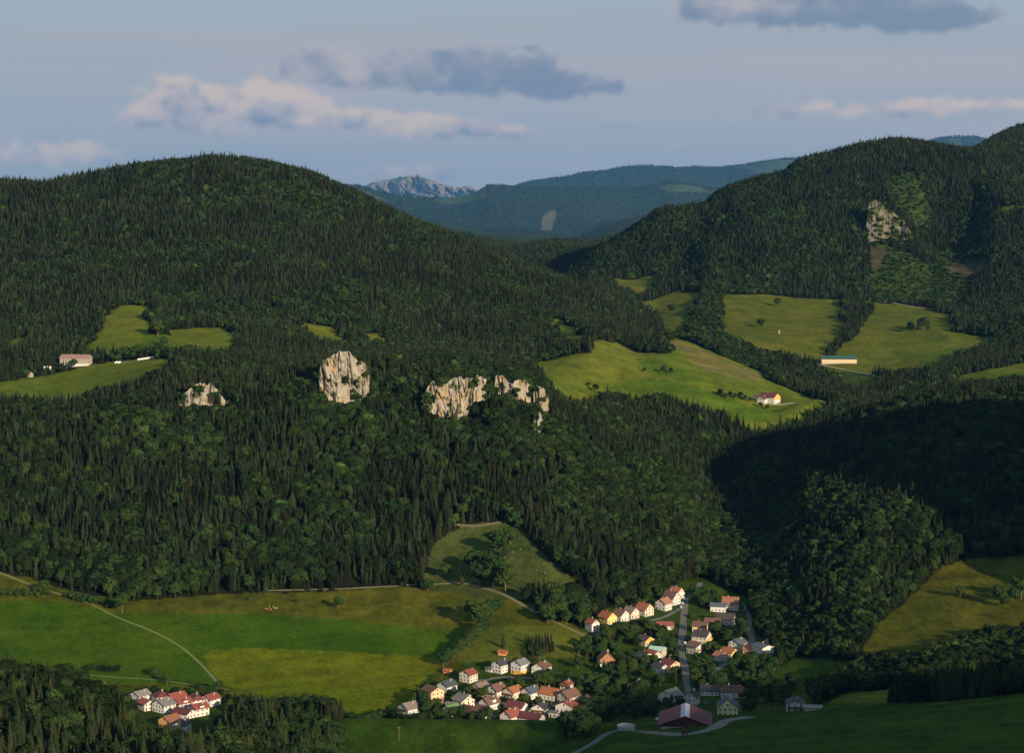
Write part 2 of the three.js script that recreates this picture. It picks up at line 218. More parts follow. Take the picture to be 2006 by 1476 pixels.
area('pasture', [[1240, 584], [1330, 566], [1372, 580], [1360, 602], [1352, 660], [1305, 660], [1285, 620]], 3300); area('pasture', [[1200, 545], [1290, 538], [1284, 572], [1210, 574]], 3700); area('upland', [[1950, 414], [2080, 410], [2080, 420], [1965, 419]], 3800);
area('scrub', [[1738, 350], [1770, 335], [1800, 345], [1832, 440], [1815, 455], [1780, 440], [1750, 400]], 3800, false);
area('scrub', [[1700, 470], [1790, 500], [1810, 520], [1860, 480], [1935, 515], [1900, 580], [1880, 608], [1800, 598], [1700, 588]], 3700, false); area('brown', [[1855, 512], [1930, 508], [1925, 530], [1880, 540], [1858, 530]], 3700);
area('brown', [[1700, 480], [1722, 470], [1735, 500], [1715, 540], [1700, 530]], 3800);
area('brown', [[146, 603], [186, 598], [184, 608], [148, 612]], 2700);
area('tan', [[1058, 452], [1062, 425], [1075, 412], [1090, 412], [1086, 435], [1080, 455]], 8000); area('pale', [[850, 396], [900, 385], [955, 376], [950, 388], [900, 400]], 8000); area('pale', [[1280, 372], [1310, 362], [1370, 366], [1395, 378], [1330, 378]], 8000); area('pale', [[690, 372], [740, 384], [770, 395], [740, 392]], 8000);
area('pale', [[1440, 328], [1480, 322], [1560, 313], [1640, 312], [1640, 338], [1560, 340], [1480, 338]], 33000); area('pale', [[1310, 326], [1350, 322], [1355, 330], [1320, 332]], 33000); area('pale', [[1860, 272], [1880, 270], [1885, 285], [1865, 288]], 33000);
const tEdge = y => ray(lerp(640, 690, smooth(1480, 1400, y)), y)[0];
const brow = t => lineAt[6](t)[0];
function coverAt(x, z) {
  const d = -z, t = x / d, b = brow(t);
  if (d > 1900 && d < 5000) { const a = (fbm(x / 34, z / 34, 3, 61) - 0.5) * 30, c = (fbm(x / 34 + 60, z / 34, 3, 62) - 0.5) * 30; x += a; z += c; }
  if (d < b + 45) { const edge = ray(655, 1430)[0] + (fbm(d / 40, 3, 2, 9) - 0.5) * 0.012; if (t > edge || d < 780) return { kind: 'near', open: true }; return null; }
  if (d < 1400 && t > ray(655, 1430)[0] && t < 0.16) { for (let i = areas.length - 1; i >= 0; i--) if (inside(areas[i], x, z)) return areas[i]; return { kind: 'garden', open: true }; }
  for (let i = areas.length - 1; i >= 0; i--) if (inside(areas[i], x, z)) return areas[i];
  return null;
}
console.log('terrain rows', ND, 'areas', areas.length);
const structure = o => { o.userData.kind = 'structure'; o.receiveShadow = o.castShadow = true; scene.add(o); return o; };
const grain = (() => {                                                // fine blades and tufts, tile of 37 m
  const N = 512, a = new Uint8Array(N * N * 4); reseed(5);
  const per = (x, y, p, s) => { const ix = Math.floor(x), iy = Math.floor(y), fx = x - ix, fy = y - iy, m = (v) => ((v % p) + p) % p, sx = fx * fx * (3 - 2 * fx), sy = fy * fy * (3 - 2 * fy); return lerp(lerp(hash2(m(ix), m(iy), s), hash2(m(ix + 1), m(iy), s), sx), lerp(hash2(m(ix), m(iy + 1), s), hash2(m(ix + 1), m(iy + 1), s), sx), sy); };
  for (let j = 0; j < N; j++) for (let i = 0; i < N; i++) { const u = i / N, v = j / N; const n = 0.34 * per(u * 64, v * 64, 64, 1) + 0.3 * per(u * 128, v * 128, 128, 2) + 0.2 * per(u * 23, v * 23, 23, 3) + 0.16 * rnd(); const c = 255 * clamp(0.62 + 0.62 * (n - 0.2)); const k = (j * N + i) * 4; a[k] = c; a[k + 1] = c; a[k + 2] = c * 0.98; a[k + 3] = 255; }
  const t = new THREE.DataTexture(a, N, N); t.wrapS = t.wrapT = THREE.RepeatWrapping; t.magFilter = THREE.LinearFilter; t.colorSpace = THREE.SRGBColorSpace; t.needsUpdate = true; return t;
})();
const landMat = new THREE.MeshPhysicalMaterial({ vertexColors: true, map: grain, roughness: 1, specularIntensity: 0.05 });
function land(name, j0, j1) {
  const nr = j1 - j0 + 1, pos = new Float32Array(nr * NT * 3), col = new Float32Array(nr * NT * 3), uv = new Float32Array(nr * NT * 2), idx = new Uint32Array((nr - 1) * (NT - 1) * 6);
  for (let j = 0; j < nr; j++) for (let i = 0; i < NT; i++) {
    const d = rows[j0 + j], x = tOf(i) * d, z = -d, k = j * NT + i;
    pos[k * 3] = x; pos[k * 3 + 1] = HT[(j0 + j) * NT + i]; pos[k * 3 + 2] = z; uv[k * 2] = x / 37; uv[k * 2 + 1] = z / 37;
    const jx = x + (fbm(x / 6, z / 6, 2, 71) - 0.5) * 5, jz = z + (fbm(x / 6 + 40, z / 6, 2, 72) - 0.5) * 5;   // ragged edges between covers
    const c = coverAt(jx, jz), base = COVER[c ? c.kind : d > 8000 ? 'farwood' : 'floor'];
    const n = fbm(x / 22, z / 22, 4, 73), n2 = fbm(x / 4, z / 9, 3, 74), n3 = fbm(x / 75, z / 75, 3, 75);
    const mow = c && (c.kind === 'cut' || c.kind === 'hay' || c.kind === 'upfield' || c.kind === 'field') ? (noise((x * 0.35 + z * 0.94) / 5.5, x / 90, 76) - 0.5) * (c.kind === 'field' ? 0.2 : 0.42) : 0;
    const wild = c && (c.kind === 'felled' || c.kind === 'olive' || c.kind === 'scrub' || c.kind === 'brown' || c.kind === 'near') ? 1.6 : 1;
    const v = 1.12 * (1 + ((n - 0.5) * 0.55 + (n2 - 0.5) * 0.5) * wild + mow), warm = (n3 - 0.5) * 0.45 + (n - 0.5) * 0.25 * wild;
    col[k * 3] = base[0] * v * (1 + warm); col[k * 3 + 1] = base[1] * v * (1 + warm * 0.25); col[k * 3 + 2] = base[2] * v * (1 + warm * 0.4);
  }
  let q = 0; for (let j = 0; j < nr - 1; j++) for (let i = 0; i < NT - 1; i++) { const a = j * NT + i, b = a + 1, c = a + NT, e = c + 1; idx[q++] = a; idx[q++] = b; idx[q++] = c; idx[q++] = b; idx[q++] = e; idx[q++] = c; }
  const g = new THREE.BufferGeometry(); g.setAttribute('position', new THREE.BufferAttribute(pos, 3)); g.setAttribute('color', new THREE.BufferAttribute(col, 3)); g.setAttribute('uv', new THREE.BufferAttribute(uv, 2)); g.setIndex(new THREE.BufferAttribute(idx, 1)); g.computeVertexNormals();
  const m = new THREE.Mesh(g, landMat); m.name = name; return structure(m);
}
const cuts = [0, rowIndex(1240.5), rowIndex(1760.5), rowIndex(2400.5), rowIndex(4700.5), ND - 1];
['hillside', 'valley_ground', 'hill_terrain', 'upland_terrain', 'distant_hills'].forEach((n, k) => land(n, cuts[k], cuts[k + 1]));
console.log('land done');
const RIDGELINE = cubicThrough([[450, 330, 0], [625, 392, 0], [720, 428, 0], [850, 452, 0], [985, 486, 0], [1140, 486, 0], [1400, 500, 0], [2600, 515, 0]]);
// the hillside the viewer stands on goes on behind and to the right, and its ridge shades the near meadow
{
  const N = 130, pos = [], idx = [], col = [], uv = [];
  for (let j = 0; j < N; j++) for (let i = 0; i < N; i++) {
    const x = lerp(-1500, 2600, i / (N - 1)), z = lerp(-2700, 2000, j / (N - 1)), r = Math.max(Math.abs(x) / Math.max(1, -z), 0);
    let y = CAMY - 6 + 0.32 * Math.min(0, z) + Math.max(0, z) * 0.16;
    y = RIDGE(x, z, Math.max(y, -20)) + (fbm(x / 160, z / 160, 4, 90) - 0.5) * 9;
    const wedge = z < 90 && Math.abs(x) < Math.max(110, -z * TMAX + 90);   // the view's own land is built above
    if (wedge) y = Math.min(y, ground(clamp(x, z * TMAX, -z * TMAX), Math.min(z, -6)) - 12 - 0.08 * Math.max(0, 300 - Math.abs(z)));
    pos.push(x, y, z); uv.push(x / 37, z / 37); const v = 0.8 + 0.5 * fbm(x / 30, z / 30, 3, 91); col.push(COVER.near[0] * v, COVER.near[1] * v, COVER.near[2] * v);
  }
  for (let j = 0; j < N - 1; j++) for (let i = 0; i < N - 1; i++) { const a = j * N + i; idx.push(a, a + N, a + 1, a + 1, a + N, a + N + 1); }
  const g = new THREE.BufferGeometry(); g.setAttribute('position', new THREE.Float32BufferAttribute(pos, 3)); g.setAttribute('color', new THREE.Float32BufferAttribute(col, 3)); g.setAttribute('uv', new THREE.Float32BufferAttribute(uv, 2)); g.setIndex(idx); g.computeVertexNormals();
  const m = new THREE.Mesh(g, landMat); m.name = 'hillside_behind'; structure(m);
}
function RIDGE(x, z, y) { const crest = RIDGELINE(x)[0]; const a = lerp(y, Math.max(y, crest), Math.exp(-((z / 300) ** 2)) * smooth(340, 600, x)); const k = Math.exp(-(((x - 740) / 190) ** 2) - ((z + 1600) / 200) ** 2); return a + 350 * (1 - Math.exp(-k * 2.6)); }
// far limestone massif
{
  const NX = 220, NY = 60, D = 56000, pos = [], idx = [], col = [];
  const top = cubicThrough([[640, 395, 0], [690, 380, 0], [725, 360, 0], [760, 352, 0], [795, 345, 0], [812, 342, 0], [835, 348, 0], [865, 360, 0], [890, 366, 0], [915, 366, 0], [935, 372, 0], [980, 392, 0]]);
  for (let j = 0; j < NY; j++) for (let i = 0; i < NX; i++) {
    const px = lerp(640, 980, i / (NX - 1)), v = j / (NY - 1), topY = CAMY + D * ray(px, top(px)[0])[1], baseY = CAMY + D * ray(px, 402)[1];
    const rib = Math.abs(fbm(px / 26 + v * 0.8, v * 1.6, 4, 101) - 0.5) * 2, d = D - 3000 * (1 - v) ** 1.2 + (rib - 0.3) * 3800 * Math.sin(Math.PI * Math.min(1, v * 1.05)) ;
    const y = lerp(baseY, topY, v) + (fbm(px / 7, v * 9, 3, 103) - 0.5) * 75 * (0.3 + v), t = ray(px, 370)[0];
    pos.push(t * d, y, -d);
    const rock = smooth(0.42, 0.6, fbm(px / 9, v * 5 + px / 60, 4, 104) + 0.14 * v), g = [0.05, 0.07, 0.03]; col.push(lerp(g[0], 0.20, rock), lerp(g[1], 0.17, rock), lerp(g[2], 0.15, rock));
  }
  for (let i = 0; i < NX; i++) { const k = ((NY - 1) * NX + i) * 3; pos.push(pos[k] * 1.06, pos[k + 1] - 1700, pos[k + 2] * 1.06); col.push(0.3, 0.28, 0.25); }
  for (let j = 0; j < NY; j++) for (let i = 0; i < NX - 1; i++) { const a = j * NX + i; idx.push(a, a + 1, a + NX, a + 1, a + NX + 1, a + NX); }
  let g = new THREE.BufferGeometry(); g.setAttribute('position', new THREE.Float32BufferAttribute(pos, 3)); g.setAttribute('color', new THREE.Float32BufferAttribute(col, 3)); g.setIndex(idx); g = g.toNonIndexed(); g.computeVertexNormals();
  const m = new THREE.Mesh(g, new THREE.MeshPhysicalMaterial({ vertexColors: true, roughness: 1, specularIntensity: 0.2 })); m.name = 'mountain'; structure(m);
}

// ---------------------------------------------------------------- trees
const leafMat = new THREE.MeshPhysicalMaterial({ vertexColors: true, roughness: 0.9, specularIntensity: 0.15, side: THREE.DoubleSide });
const tinted = {};
const leafTint = (r, g, b) => tinted[[r, g, b]] ??= new THREE.MeshPhysicalMaterial({ color: new THREE.Color().setRGB(r, g, b), roughness: 0.9, specularIntensity: 0.15, side: THREE.DoubleSide });
const barkMat = new THREE.MeshStandardMaterial({ color: new THREE.Color().setRGB(0.16, 0.11, 0.075), roughness: 0.95 });
function geo(tri, color) { const g = new THREE.BufferGeometry(); g.setAttribute('position', new THREE.Float32BufferAttribute(tri, 3)); g.computeVertexNormals(); if (color) paint(g, color); return g; }
function paint(g, [r, gg, b]) { const n = g.attributes.position.count, c = new Float32Array(n * 3); for (let i = 0; i < n; i++) { c[i * 3] = r; c[i * 3 + 1] = gg; c[i * 3 + 2] = b; } g.setAttribute('color', new THREE.BufferAttribute(c, 3)); return g; }
function trunkGeo(r0, r1, h, limbs = []) {
  const parts = [new THREE.CylinderGeometry(r1, r0, h, 6, 1).translate(0, h / 2, 0)];
  for (const [y, a, len, up] of limbs) { const c = new THREE.CylinderGeometry(r1 * 0.25, r1 * 0.8, len, 4, 1).translate(0, len / 2, 0); c.rotateZ(-up); c.rotateY(a); c.translate(0, y, 0); parts.push(c); }
  const g = mergeGeometries(parts.map(p => p.toNonIndexed())); g.deleteAttribute('uv'); return g;
}
function spruceCrown(s, whorls = 17, per = 9, width = 0.17, bare = 0.1) {           // height 1
  reseed(s); const t = [];
  const core = []; const ring = (y, r) => Array.from({ length: 7 }, (_, k) => { const a = k / 7 * 6.283 + y * 9, q = r * (0.8 + 0.4 * rnd()); return [Math.cos(a) * q, y, Math.sin(a) * q]; });
  const R = y => width * Math.pow(1 - (y - bare) / (1 - bare), 0.85) * (0.55 + 0.45 * smooth(bare, bare + 0.16, y));
  const lv = [bare + 0.01, 0.3, 0.55, 0.8, 0.96].map(y => ring(y, R(y) * 0.52));
  for (let l = 0; l < lv.length - 1; l++) for (let k = 0; k < 7; k++) { const a = lv[l][k], b = lv[l][(k + 1) % 7], c = lv[l + 1][k], d = lv[l + 1][(k + 1) % 7]; core.push(...a, ...c, ...b, ...b, ...c, ...d); }
  t.push(...core);
  for (let w = 0; w < whorls; w++) {
    const f = w / (whorls - 1), y0 = bare + (0.97 - bare) * Math.pow(f, 0.92), n = Math.max(4, Math.round(per * (1 - 0.45 * f)));
    for (let k = 0; k < n; k++) {
      const a = (k + rnd() * 0.8) / n * 6.283 + w * 1.9, y = y0 + (rnd() - 0.5) * 0.035, r = Math.max(0.014, R(y0)) * (0.72 + 0.5 * rnd()), droop = r * (0.25 + 0.5 * rnd()) * (1 - 0.6 * f), wd = r * 0.30 + 0.008;
      const ca = Math.cos(a), sa = Math.sin(a), P = (rr, yy, side) => [ca * rr - sa * side, yy, sa * rr + ca * side];
      const root = P(r * 0.08, y + 0.012, 0), mid = P(r * 0.6, y - droop * 0.35, 0), ml = P(r * 0.55, y - droop * 0.75 - 0.012, wd), mr = P(r * 0.55, y - droop * 0.75 - 0.012, -wd), tip = P(r, y - droop * 0.8, 0);
      t.push(...root, ...ml, ...mid, ...root, ...mid, ...mr, ...mid, ...ml, ...tip, ...mid, ...tip, ...mr);
    }
  }
  t.push(-0.01, 0.93, 0, 0.01, 0.93, 0.004, 0, 1.0, 0, 0, 0.93, -0.01, 0, 0.93, 0.01, 0, 1.0, 0);
  return t;
}
function leafyCrown(s, lobes = 11, leaves = 46, base = 0.2, wide = 0.36, leaf = 0.06) {   // height 1
  reseed(s); const t = [], L = [];
  const cy = (1 + base) / 2, hy = (1 - base) / 2;
  for (let i = 0; i < lobes; i++) { const v = i === 0 ? 0.62 : rnd() * 1.7 - 0.85, a = i * 2.4 + rnd(), q = Math.sqrt(1 - v * v * 0.8) * (i ? 0.55 + 0.25 * rnd() : 0.05), r = (0.2 + 0.1 * rnd()) * (1 - base) * 0.9; L.push([Math.cos(a) * q * wide, cy + v * (hy - r * 0.72), Math.sin(a) * q * wide, r]); }
  L.push([0, cy, 0, hy * 0.62]);
  for (const [x, y, z, r] of L) {
    const ico = new THREE.IcosahedronGeometry(r * 0.8, 1), p = ico.attributes.position;
    for (let i = 0; i < p.count; i++) { const q = 0.82 + 0.34 * hash2(Math.round(p.getX(i) * 900), Math.round(p.getY(i) * 900 + p.getZ(i) * 333), s); t.push(x + p.getX(i) * q, y + p.getY(i) * q * 0.9, z + p.getZ(i) * q); }
    for (let k = 0; k < leaves; k++) {
      const v = 1 - 1.75 * rnd(), a = rnd() * 6.283, q = Math.sqrt(Math.max(0, 1 - v * v)), rr = r * (0.78 + 0.34 * rnd()), n = [q * Math.cos(a), v, q * Math.sin(a)];
      const c = [x + n[0] * rr, y + n[1] * rr * 0.92, z + n[2] * rr], e = leaf * (0.5 + 0.75 * rnd());
      let u = [rnd() - 0.5, rnd() - 0.5, rnd() - 0.5]; const m = [n[0] + (rnd() - 0.5) * 1.3, n[1] + (rnd() - 0.3) * 1.2, n[2] + (rnd() - 0.5) * 1.3];
      const cr = (A, B) => [A[1] * B[2] - A[2] * B[1], A[2] * B[0] - A[0] * B[2], A[0] * B[1] - A[1] * B[0]], nr = A => { const l = Math.hypot(...A) || 1; return A.map(w => w / l); };
      u = nr(cr(m, u)); const w = nr(cr(m, u)), at = (p, q2) => [0, 1, 2].map(i => c[i] + u[i] * p * e + w[i] * q2 * e);
      const A = at(-1, -0.2), B = at(0, -0.85), C = at(1, 0.2), D = at(0.1, 0.8); t.push(...A, ...B, ...C, ...A, ...C, ...D);
    }
  }
  return t;
}
const CONIFER = [0.9, 1, 0.9], BARKC = [2.6, 1.5, 2.0];
const spruceKinds = [11, 12, 13, 14, 15, 16].map((s, k) => ({ crown: spruceCrown(s, [18, 18, 16, 18, 13, 20][k], 9, [0.18, 0.22, 0.25, 0.20, 0.20, 0.15][k], [0.07, 0.1, 0.06, 0.2, 0.48, 0.05][k]), trunk: trunkGeo(0.014, 0.004, 0.9) }));
const leafyKinds = [21, 22, 23, 24].map((s, k) => ({ crown: leafyCrown(s, [11, 13, 9, 12][k], 46, [0.16, 0.22, 0.12, 0.26][k], [0.31, 0.28, 0.35, 0.25][k]), trunk: trunkGeo(0.022, 0.012, 0.5, [[0.26, 0.4, 0.25, 0.8], [0.3, 2.5, 0.24, 0.7], [0.34, 4.4, 0.24, 0.75]]) }));
const bushKinds = [31, 32].map(s => ({ crown: leafyCrown(s, 8, 42, 0.0, 0.62, 0.11) }));
const farSpruce = [41, 42, 43].map(s => spruceCrown(s, 9, 6, 0.24, 0.06));
const farLeafy = [51, 52].map(s => leafyCrown(s, 7, 18, 0.1, 0.42, 0.1));
const whole = k => mergeGeometries([geo(k.crown, [1, 1, 1]), paint(k.trunk.clone(), BARKC)].map(g => { const q = g.index ? g.toNonIndexed() : g; q.deleteAttribute('uv'); return q; }));

// what stands before what: a running horizon along each column of land, so that trees nobody could see are left out
const horizonTan = new Float32Array(NT * ND);
for (let i = 0; i < NT; i++) { let m = -9; for (let j = 0; j < ND; j++) { m = Math.max(m, (HT[j * NT + i] - CAMY) / rows[j]); horizonTan[j * NT + i] = m; } }
function seen(x, z, h) { const d = -z, i = clamp(Math.round((x / d + TMAX) / (2 * TMAX) * (NT - 1)), 0, NT - 1), j = rowIndex(d); return (ground(x, z) + h - CAMY) / d > horizonTan[j * NT + i] - 0.0005; }
const project = (x, y, z) => { const dy = y - CAMY, c = Math.cos(PITCH), s = Math.sin(PITCH), depth = -z * c - dy * s, v = dy * c - z * s * 1; return [CX + F * x / depth, CY - F * (dy * c + (-z) * s) / depth, depth]; };

const trees = [];                                                    // { x, z, h, w, kind, v, tint }
const keepClear = [];                                                // [x, z, radius]
const blocked = (x, z, m = 0) => { for (const [a, b, r] of keepClear) if ((x - a) ** 2 + (z - b) ** 2 < (r + m) ** 2) return true; return false; };
const leafShare = (x, z) => {
  const d = -z, n = 0.45 * fbm(x / 85 + 13, z / 85, 3, 111) + 0.55 * fbm(x / 16, z / 16, 2, 112);
  let p = 0.30; if (d < 2250) p = 0.42; if (d < 1260) p = 0.45;
  const t = x / d; if (d > 1600 && d < 2150 && t > 0.07 && t < 0.145) p = 0.66;                 // ash and alder along the gorge
  if (d > 1250 && d < 1620 && t > 0.13) p = 0.7;
  if (d > 1600 && d < 1760) p += 0.1; if (d > 2900 && d < 3900 && t > 0.08 && t < 0.14) p = 0.9;
  return smooth(0.40, 0.60, n + (p - 0.5) * 0.5);
};
const tint = (kind, x, z) => {
  const n = fbm(x / 60, z / 60, 3, 121), r = rnd();
  if (kind === 'spruce') { const v = 0.34 + 0.85 * r * r + 0.4 * (n - 0.5), w = rnd() < 0.25 ? 0.25 : 0.08 * rnd(); return [0.029 * v * (1 + w), 0.043 * v, 0.019 * v * (1 - w * 0.4)]; }
  const v = (0.36 + 0.85 * r * r + 0.5 * (n - 0.5)) * (rnd() < 0.05 ? 1.7 : 1), w = rnd(); const q = kind === 'bush' ? v * 1.35 : v; return [lerp(0.019, 0.036, w) * q, lerp(0.046, 0.058, w) * q, 0.013 * q];
};
const hamletLine = cubicThroughY([[250, 1390], [285, 1418], [320, 1440], [360, 1452], [400, 1440], [450, 1398]]);
function cubicThroughY(p) { const f = cubicThrough(p.map(([a, b]) => [a, b, 0])); return x => f(x)[0]; }
function scatter(d0, d1, gap, tall, far) {
  for (let d = d0; d < d1; d += gap) for (let x = -d * 0.325; x < d * 0.325; x += gap) {
    const X = x + (rnd() - 0.5) * gap * 0.95, Z = -d + (rnd() - 0.5) * gap * 0.95, r1 = rnd(), r2 = rnd(), r3 = rnd();
    if (!seen(X, Z, 34)) continue;
    const c = coverAt(X, Z);
    if (c && c.open) continue;
    if (blocked(X, Z)) continue;
    if (d < 1345 && d > 1000) { const q = project(X, ground(X, Z) + tall * 0.85, Z); if (q[0] > 256 && q[0] < 446 && q[1] < hamletLine(q[0])) continue; }
    if (!far && fbm(X / 13, Z / 13, 2, 141) > 0.70) continue;
    if (c && c.kind === 'scrub') { if (r1 < 0.62) trees.push({ x: X, z: Z, h: 2 + r2 * 3.5, w: 1.5, kind: 'bush', v: r3 }); continue; }
    const leafy = r1 < leafShare(X, Z), h = tall * (leafy ? 0.58 + 0.38 * r2 : 0.52 + 0.6 * r2 + (rnd() < 0.1 ? 0.24 : 0)) * (0.85 + 0.3 * fbm(X / 50, Z / 50, 2, 131));
    trees.push({ x: X, z: Z, h, w: leafy ? 0.82 + r3 * 0.35 : 0.80 + 0.32 * r3, kind: leafy ? 'leafy' : 'spruce', v: rnd(), far });
  }
}
// single trees: pixel of the foot, height in pixels, kind
const lone = [];
const tree = (px, py, hpx, kind, label, from = 1230) => { const [x, z] = hit(px, py, from); lone.push({ x, z, h: hpx * -z / F, w: kind === 'leafy' ? 1.1 : 1, kind, v: rnd(), lone: true, label }); };

// ---------------------------------------------------------------- builders for things
const std = (r, g, b, o = {}) => new THREE.MeshStandardMaterial({ color: new THREE.Color().setRGB(r, g, b), roughness: 0.85, ...o });
const taken = {}, houses = [];
const nameIt = n => { const k = taken[n] = (taken[n] ?? -1) + 1; return k ? n + '_' + String(k).padStart(3, '0') : n; };
function thing(name, label, category, x, y, z, turn = 0, group) { const o = new THREE.Group(); o.name = nameIt(name); o.position.set(x, y, z); o.rotation.y = turn; o.userData = { label, category }; if (group) o.userData.group = group; scene.add(o); return o; }
function part(name, g, m, parent) { const o = new THREE.Mesh(g, m); o.name = name; o.castShadow = o.receiveShadow = true; parent.add(o); return o; }
const box = (w, h, d, x = 0, y = 0, z = 0) => new THREE.BoxGeometry(w, h, d).translate(x, y + h / 2, z);
const merge = list => mergeGeometries(list.map(g => { const q = g.index ? g.toNonIndexed() : g; q.deleteAttribute('uv'); return q; }));
// plaster with rain streaks and patches, tiles with rows and odd tones: neutral textures tinted by the material's colour
function speckle(seedN, fn, N = 128) { const a = new Uint8Array(N * N * 4); reseed(seedN); for (let j = 0; j < N; j++) for (let i = 0; i < N; i++) { const c = clamp(fn(i / N, j / N)) * 255, k = (j * N + i) * 4; a[k] = a[k + 1] = a[k + 2] = c; a[k + 3] = 255; } const t = new THREE.DataTexture(a, N, N); t.wrapS = t.wrapT = THREE.RepeatWrapping; t.magFilter = THREE.LinearFilter; t.colorSpace = THREE.SRGBColorSpace; t.needsUpdate = true; return t; }
const WALLS = { white: [0.64, 0.62, 0.58], cream: [0.64, 0.56, 0.42], yellow: [0.76, 0.58, 0.20], pale: [0.72, 0.66, 0.38], peach: [0.76, 0.50, 0.30], pink: [0.74, 0.44, 0.32], grey: [0.45, 0.43, 0.40], wood: [0.16, 0.085, 0.04], maroonwood: [0.085, 0.03, 0.025], orange: [0.70, 0.26, 0.05], brick: [0.36, 0.16, 0.07], ochre: [0.80, 0.42, 0.10], greywood: [0.34, 0.29, 0.25] };
const ROOFS = { red: [0.23, 0.060, 0.038], orange: [0.33, 0.115, 0.05], brown: [0.15, 0.075, 0.05], dark: [0.055, 0.045, 0.042], slate: [0.075, 0.09, 0.11], grey: [0.20, 0.19, 0.17], maroon: [0.13, 0.032, 0.034], mint: [0.32, 0.50, 0.40], green: [0.13, 0.21, 0.07], greybrown: [0.23, 0.17, 0.13], rust: [0.30, 0.13, 0.07], teal: [0.02, 0.085, 0.08], pinkish: [0.25, 0.15, 0.13] };
const wallMat = {}, roofMat = {};
for (const k in WALLS) wallMat[k] = std(...WALLS[k], { roughness: 0.9 });
for (const k in ROOFS) roofMat[k] = std(...ROOFS[k], { roughness: 0.75 });
const paneMat = new THREE.MeshStandardMaterial({ color: new THREE.Color().setRGB(0.02, 0.025, 0.03), roughness: 0.15 }), frameMat = std(0.75, 0.73, 0.68), woodMat = std(0.14, 0.07, 0.03), concreteMat = std(0.42, 0.40, 0.36), gutterMat = std(0.30, 0.26, 0.22), asphaltMat = std(0.20, 0.185, 0.17), metalMat = std(0.45, 0.47, 0.5, { metalness: 0.4, roughness: 0.5 });
const winGeo = new THREE.BoxGeometry(1.25, 1.45, 0.10), glassGeo = new THREE.BoxGeometry(1.02, 1.22, 0.05), chimneyGeo = merge([box(0.7, 2.0, 0.7), box(0.86, 0.16, 0.86, 0, 2.0)]), doorGeo = box(1.1, 2.15, 0.12), handleGeo = new THREE.BoxGeometry(0.06, 0.18, 0.1);
function roofSlabs(w, l, h, rise, eave, ridgeZ0, ridgeZ1, hip) {                 // two pitched slabs with thickness; hip > 0 cuts the ends
  const hw = w / 2 + eave, drop = rise / (w / 2) * eave, th = 0.28, z0 = -l / 2 - eave, z1 = l / 2 + eave, r0 = z0 + hip, r1 = z1 - hip, t = [];
  const E = h - drop, R = h + rise, tri = (...v) => t.push(...v.flat()), quad = (a, b, c, d) => { tri(a, b, c); tri(a, c, d); };
  for (const up of [1, 0]) { const o = up ? th : 0, L0 = [-hw, E + o, z0], L1 = [-hw, E + o, z1], R0 = [hw, E + o, z0], R1 = [hw, E + o, z1], T0 = [0, R + o, r0], T1 = [0, R + o, r1]; quad(L0, L1, T1, T0); quad(R1, R0, T0, T1); tri(L0, T0, R0); if (hip > 0) tri(R1, T1, L1); if (hip <= 0) { t.length -= 9; } }
  const side = (a, b) => quad(a, b, [b[0], b[1] + th, b[2]], [a[0], a[1] + th, a[2]]);
  side([-hw, E, z0], [-hw, E, z1]); side([hw, E, z1], [hw, E, z0]);
  for (const z of [z0, z1]) if (hip <= 0) { side([-hw, E, z], [0, R, z]); side([0, R, z], [hw, E, z]); } else side([-hw, E, z], [hw, E, z]);
  const g = new THREE.BufferGeometry(); g.setAttribute('position', new THREE.Float32BufferAttribute(t, 3)); g.computeVertexNormals(); return g;
}
function wallShell(w, l, h, rise, hip, down = 0.4) {
  const s = new THREE.Shape(); s.moveTo(-w / 2, -down); s.lineTo(w / 2, -down); s.lineTo(w / 2, h); if (!hip) s.lineTo(0, h + rise); s.lineTo(-w / 2, h); s.closePath();
  return new THREE.ExtrudeGeometry(s, { depth: l, bevelEnabled: false }).translate(0, 0, -l / 2);
}
